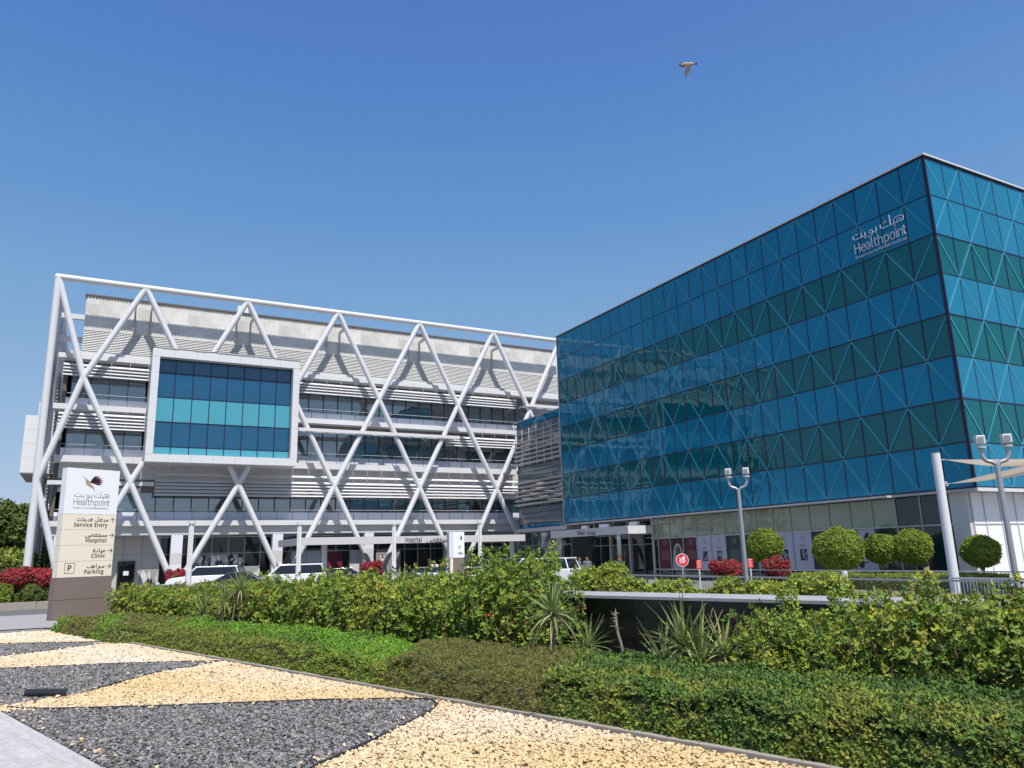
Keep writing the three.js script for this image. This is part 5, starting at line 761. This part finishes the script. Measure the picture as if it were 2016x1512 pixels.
spiky('taller spiky plant with several bare stems and two rosettes', 8.1, 17.6, [[0.12, 1.02, 0, 0.55, 56, -0.2], [-0.2, 0.75, -0.2, 0.5, 44, -0.3], [0.3, 0.62, 0.2, 0.4, 30, 0]], [[0.12, 0, 0.12, 1.02, 0, 0.03], [-0.25, -0.2, -0.2, 0.75, -0.2, 0.028], [-0.08, 0.05, 0.0, 0.7, 0.1, 0.022], [0.32, 0.2, 0.3, 0.62, 0.2, 0.022]]);
spiky('tall thin dracaena on a ringed trunk at the right end of the hibiscus hedge', 8.06, 7.5, [[0, 0.8, 0, 0.62, 60, 0.1]], [[0, 0, 0, 0.82, 0, 0.026]]);
spiky('short dracaena before the left end of the black wall', 8.45, 7.2, [[0, 0.36, 0, 0.46, 50, 0.0]], [[0, 0, 0, 0.38, 0, 0.018], [0.06, 0.03, 0.03, 0.34, 0.02, 0.012]]);
spiky('large clump of several yucca rosettes before the black wall', 8.52, 5.52, [[0.02, 0.24, 0.05, 0.78, 70, -0.2], [-0.28, 0.2, -0.28, 0.72, 44, -0.2], [-0.02, 0.44, -0.2, 0.7, 54, 0.1], [0.2, 0.36, 0.28, 0.6, 44, 0.1]], [[0.02, 0.05, 0.02, 0.24, 0.05, 0.045], [-0.02, -0.2, -0.02, 0.44, -0.2, 0.035], [-0.28, -0.28, -0.28, 0.2, -0.28, 0.03], [0.2, 0.28, 0.2, 0.36, 0.28, 0.03]]);
{
  const t = thing('dead_stem', 'bare dead stem with dry stub before the black wall', 'dead plant', QP(8.27, 6.5)), c = new THREE.CatmullRomCurve3([V(0.02, 0, 0), V(0.03, 0.2, 0), V(0.0, 0.42, 0.02), V(-0.055, 0.62, 0.02), V(-0.075, 0.86, 0.02)]);
  part('stem', new THREE.TubeGeometry(c, 30, 0.02, 9), std(0.3, 0.25, 0.21, 0.95), t); for (let i = 0; i < 16; i++) { const m = part('dry_leaf', blade[3], dryM, t); m.position.copy(c.getPoint(0.78 + i * 0.014)); m.rotation.set(rr(-0.9, 0.9), rr(0, 6.3), rr(-0.9, 0.9)); m.scale.set(0.3, rr(0.05, 0.1), 0.2); }
}
// clipped ball trees
const ball = (label, x, z, cy, r, sy, n) => { const bl = [{ c: V(0, cy, 0), r, sy }]; for (let i = 0; i < 26; i++) { const u = rr(-0.7, 1), a = rr(0, 6.28), s = Math.sqrt(1 - u * u); bl.push({ c: V(s * Math.cos(a) * r * 0.72, cy + u * r * sy * 0.72, s * Math.sin(a) * r * 0.72), r: r * rr(0.24, 0.42) }); } const t = thing('ball_tree', label, 'tree', V(x, P0, z), 0, 'clipped ball trees before the blue building'); leaves(t, blobShell(bl, n, 0.3, 0.8, -0.95), broadWhorls, 0.1, GC.topiary, 0.7, 'crown'); part('branches', blobCore(bl, 0.86), coreMat, t); part('trunk', merge([rodG(V(0, 0, 0), V(0.02, cy - r * 0.6, 0), 0.075, 10, 0.06), rodG(V(0.0, cy - r * sy - 0.25, 0), V(0.35 * r, cy - r * 0.4, 0.1), 0.045, 8, 0.03), rodG(V(0.0, cy - r * sy - 0.2, 0), V(-0.35 * r, cy - r * 0.4, -0.1), 0.045, 8, 0.03)]), barkMat, t); };
ball('clipped ball tree with a domed crown right of the first floodlight post', 31.08, -29.78, 2.1, 0.83, 0.95, 5200); ball('widest clipped ball tree, before the white posters with a portrait at its right', 30.31, -24.51, 1.84, 1.0, 0.88, 6500); ball('left one of two clipped ball trees whose crowns touch', 33.5, -24.7, 1.82, 0.7, 0.88, 4200); ball('right one of two clipped ball trees whose crowns touch', 34.3, -23.55, 1.88, 0.78, 0.95, 4600); ball('darker clipped ball tree before the white panels at the right', 34.0, -20.2, 1.62, 0.67, 0.9, 4200);
const box = (label, x0, x1, z0, z1, y0, h, n, col) => { const t = thing('clipped_hedge', label, 'hedge', V((x0 + x1) / 2, y0, (z0 + z1) / 2)), a = (x1 - x0) / 2, c = (z1 - z0) / 2, pts = []; for (let i = 0; i < n; i++) { const s = rnd(), d = 0.05 * rnd(); if (s < 0.5) pts.push({ p: V(rr(-a, a), h - d, rr(-c, c)), n: V(0, 1, 0) }); else if (s < 0.8) pts.push({ p: V(rr(-a, a), rr(0.02, h), c - d), n: V(0, 0, 1) }); else pts.push({ p: V((rnd() < 0.5 ? -1 : 1) * (a - d), rr(0.02, h), rr(-c, c)), n: V(-1, 0, 0) }); } leaves(t, pts, smallWhorls, 0.075, col, 0.7); part('branches', boxG(-a + 0.06, a - 0.06, 0, h - 0.06, -c + 0.06, c - 0.06), coreMat, t); };
box('low clipped hedge strip at the foot of the ball trees', 31.6, 34.6, -29, -19.5, P0, 0.64, 5000, GC.topiary);
box('long clipped hedge with a flat sunlit top at the far left', -14, -2.9, -40, -37.7, -0.02, 0.98, 7000, GC.topiary); box('lower clipped hedge under the red bougainvillea', -2.8, -0.4, -39, -37.9, -0.05, 0.62, 2200, GC.olive);
// bougainvillea
const boug = (label, x, z, y0, h, r, n) => { const base = V(x, y0, z), bl = []; for (let i = 0; i < 17; i++) bl.push({ c: V(x + rr(-r, r) * 0.85, y0 + h * rr(0.55, 0.9), z + rr(-r, r) * 0.6), r: r * rr(0.2, 0.36) }); const t = shrub('bougainvillea', label, 'bush', base, bl, n, 0.085, broadWhorls, GC.pink.concat(GC.pink, [[0.08, 0.1, 0.03]]), { core: 0.45, depth: 0.75, spread: 1.1 }); const lo = []; for (let i = 0; i < 5; i++) lo.push({ c: V(rr(-r, r) * 0.6, h * 0.35, rr(-r, r) * 0.4), r: r * 0.42 }); leaves(t, blobShell(lo, n * 0.5, 0.4), broadWhorls, 0.08, GC.tree, 0.8, 'lower_foliage'); part('stem', rodG(V(0, 0, 0), V(0, h * 0.5, 0), 0.05, 8), barkMat, t); };
boug('large red bougainvillea left of the direction sign', -2.35, -38.4, 0, 1.55, 1.0, 2600); boug('red bougainvillea before the green poster', 26.5, -27.7, P0, 1.5, 0.75, 1700); boug('red bougainvillea under the leftmost ball tree', 29.2, -27.3, P0, 1.5, 0.7, 1500); boug('pink bougainvillea at the foot of the tubes, left of the leftmost white car', 5.2, -61, P0, 1.7, 0.7, 1100); boug('pink bougainvillea before the hospital canopy, beside a light column', 15.7, -48.4, P0, 1.9, 0.62, 1100);
// background trees at the left
const tree = (label, x, z, h, r, n, col) => { const bl = []; for (let i = 0; i < 30; i++) { const a = rr(0, 6.28), k = Math.sqrt(rnd()) * r * 0.85, y = h * rr(0.3, 0.86) - k * 0.12; bl.push({ c: V(x + k * Math.cos(a), y, z + k * Math.sin(a)), r: r * rr(0.2, 0.36) }); } const t = shrub('background_tree', label, 'tree', V(x, P0, z), bl, n, 0.42, broadWhorls, col, { core: 0.7, depth: 0.7, inside: 0.8 }); part('trunk', rodG(V(0, 0, 0), V(0, h * 0.6, 0), 0.22, 10, 0.12), barkMat, t); };
tree('dense olive-green tree at the left edge beside the hospital', -8.2, -90, 8.0, 4.2, 6000, GC.tree); tree('darker green tree behind, touching the corner tube of the hospital', -5.0, -97, 7.2, 3.8, 5000, GC.tree); tree('background tree farther left, mostly outside the picture', -15.5, -92, 8.5, 4.5, 3500, GC.tree);
tree('yellowish low tree under the dense tree at the left edge', -7.0, -72, 2.7, 2.2, 2600, GC.olive); tree('small yellowish tree by the foot of the corner tube', -3.9, -74, 2.2, 1.6, 1500, GC.topiary);

shade(scene);
renderer.render(scene, camera);
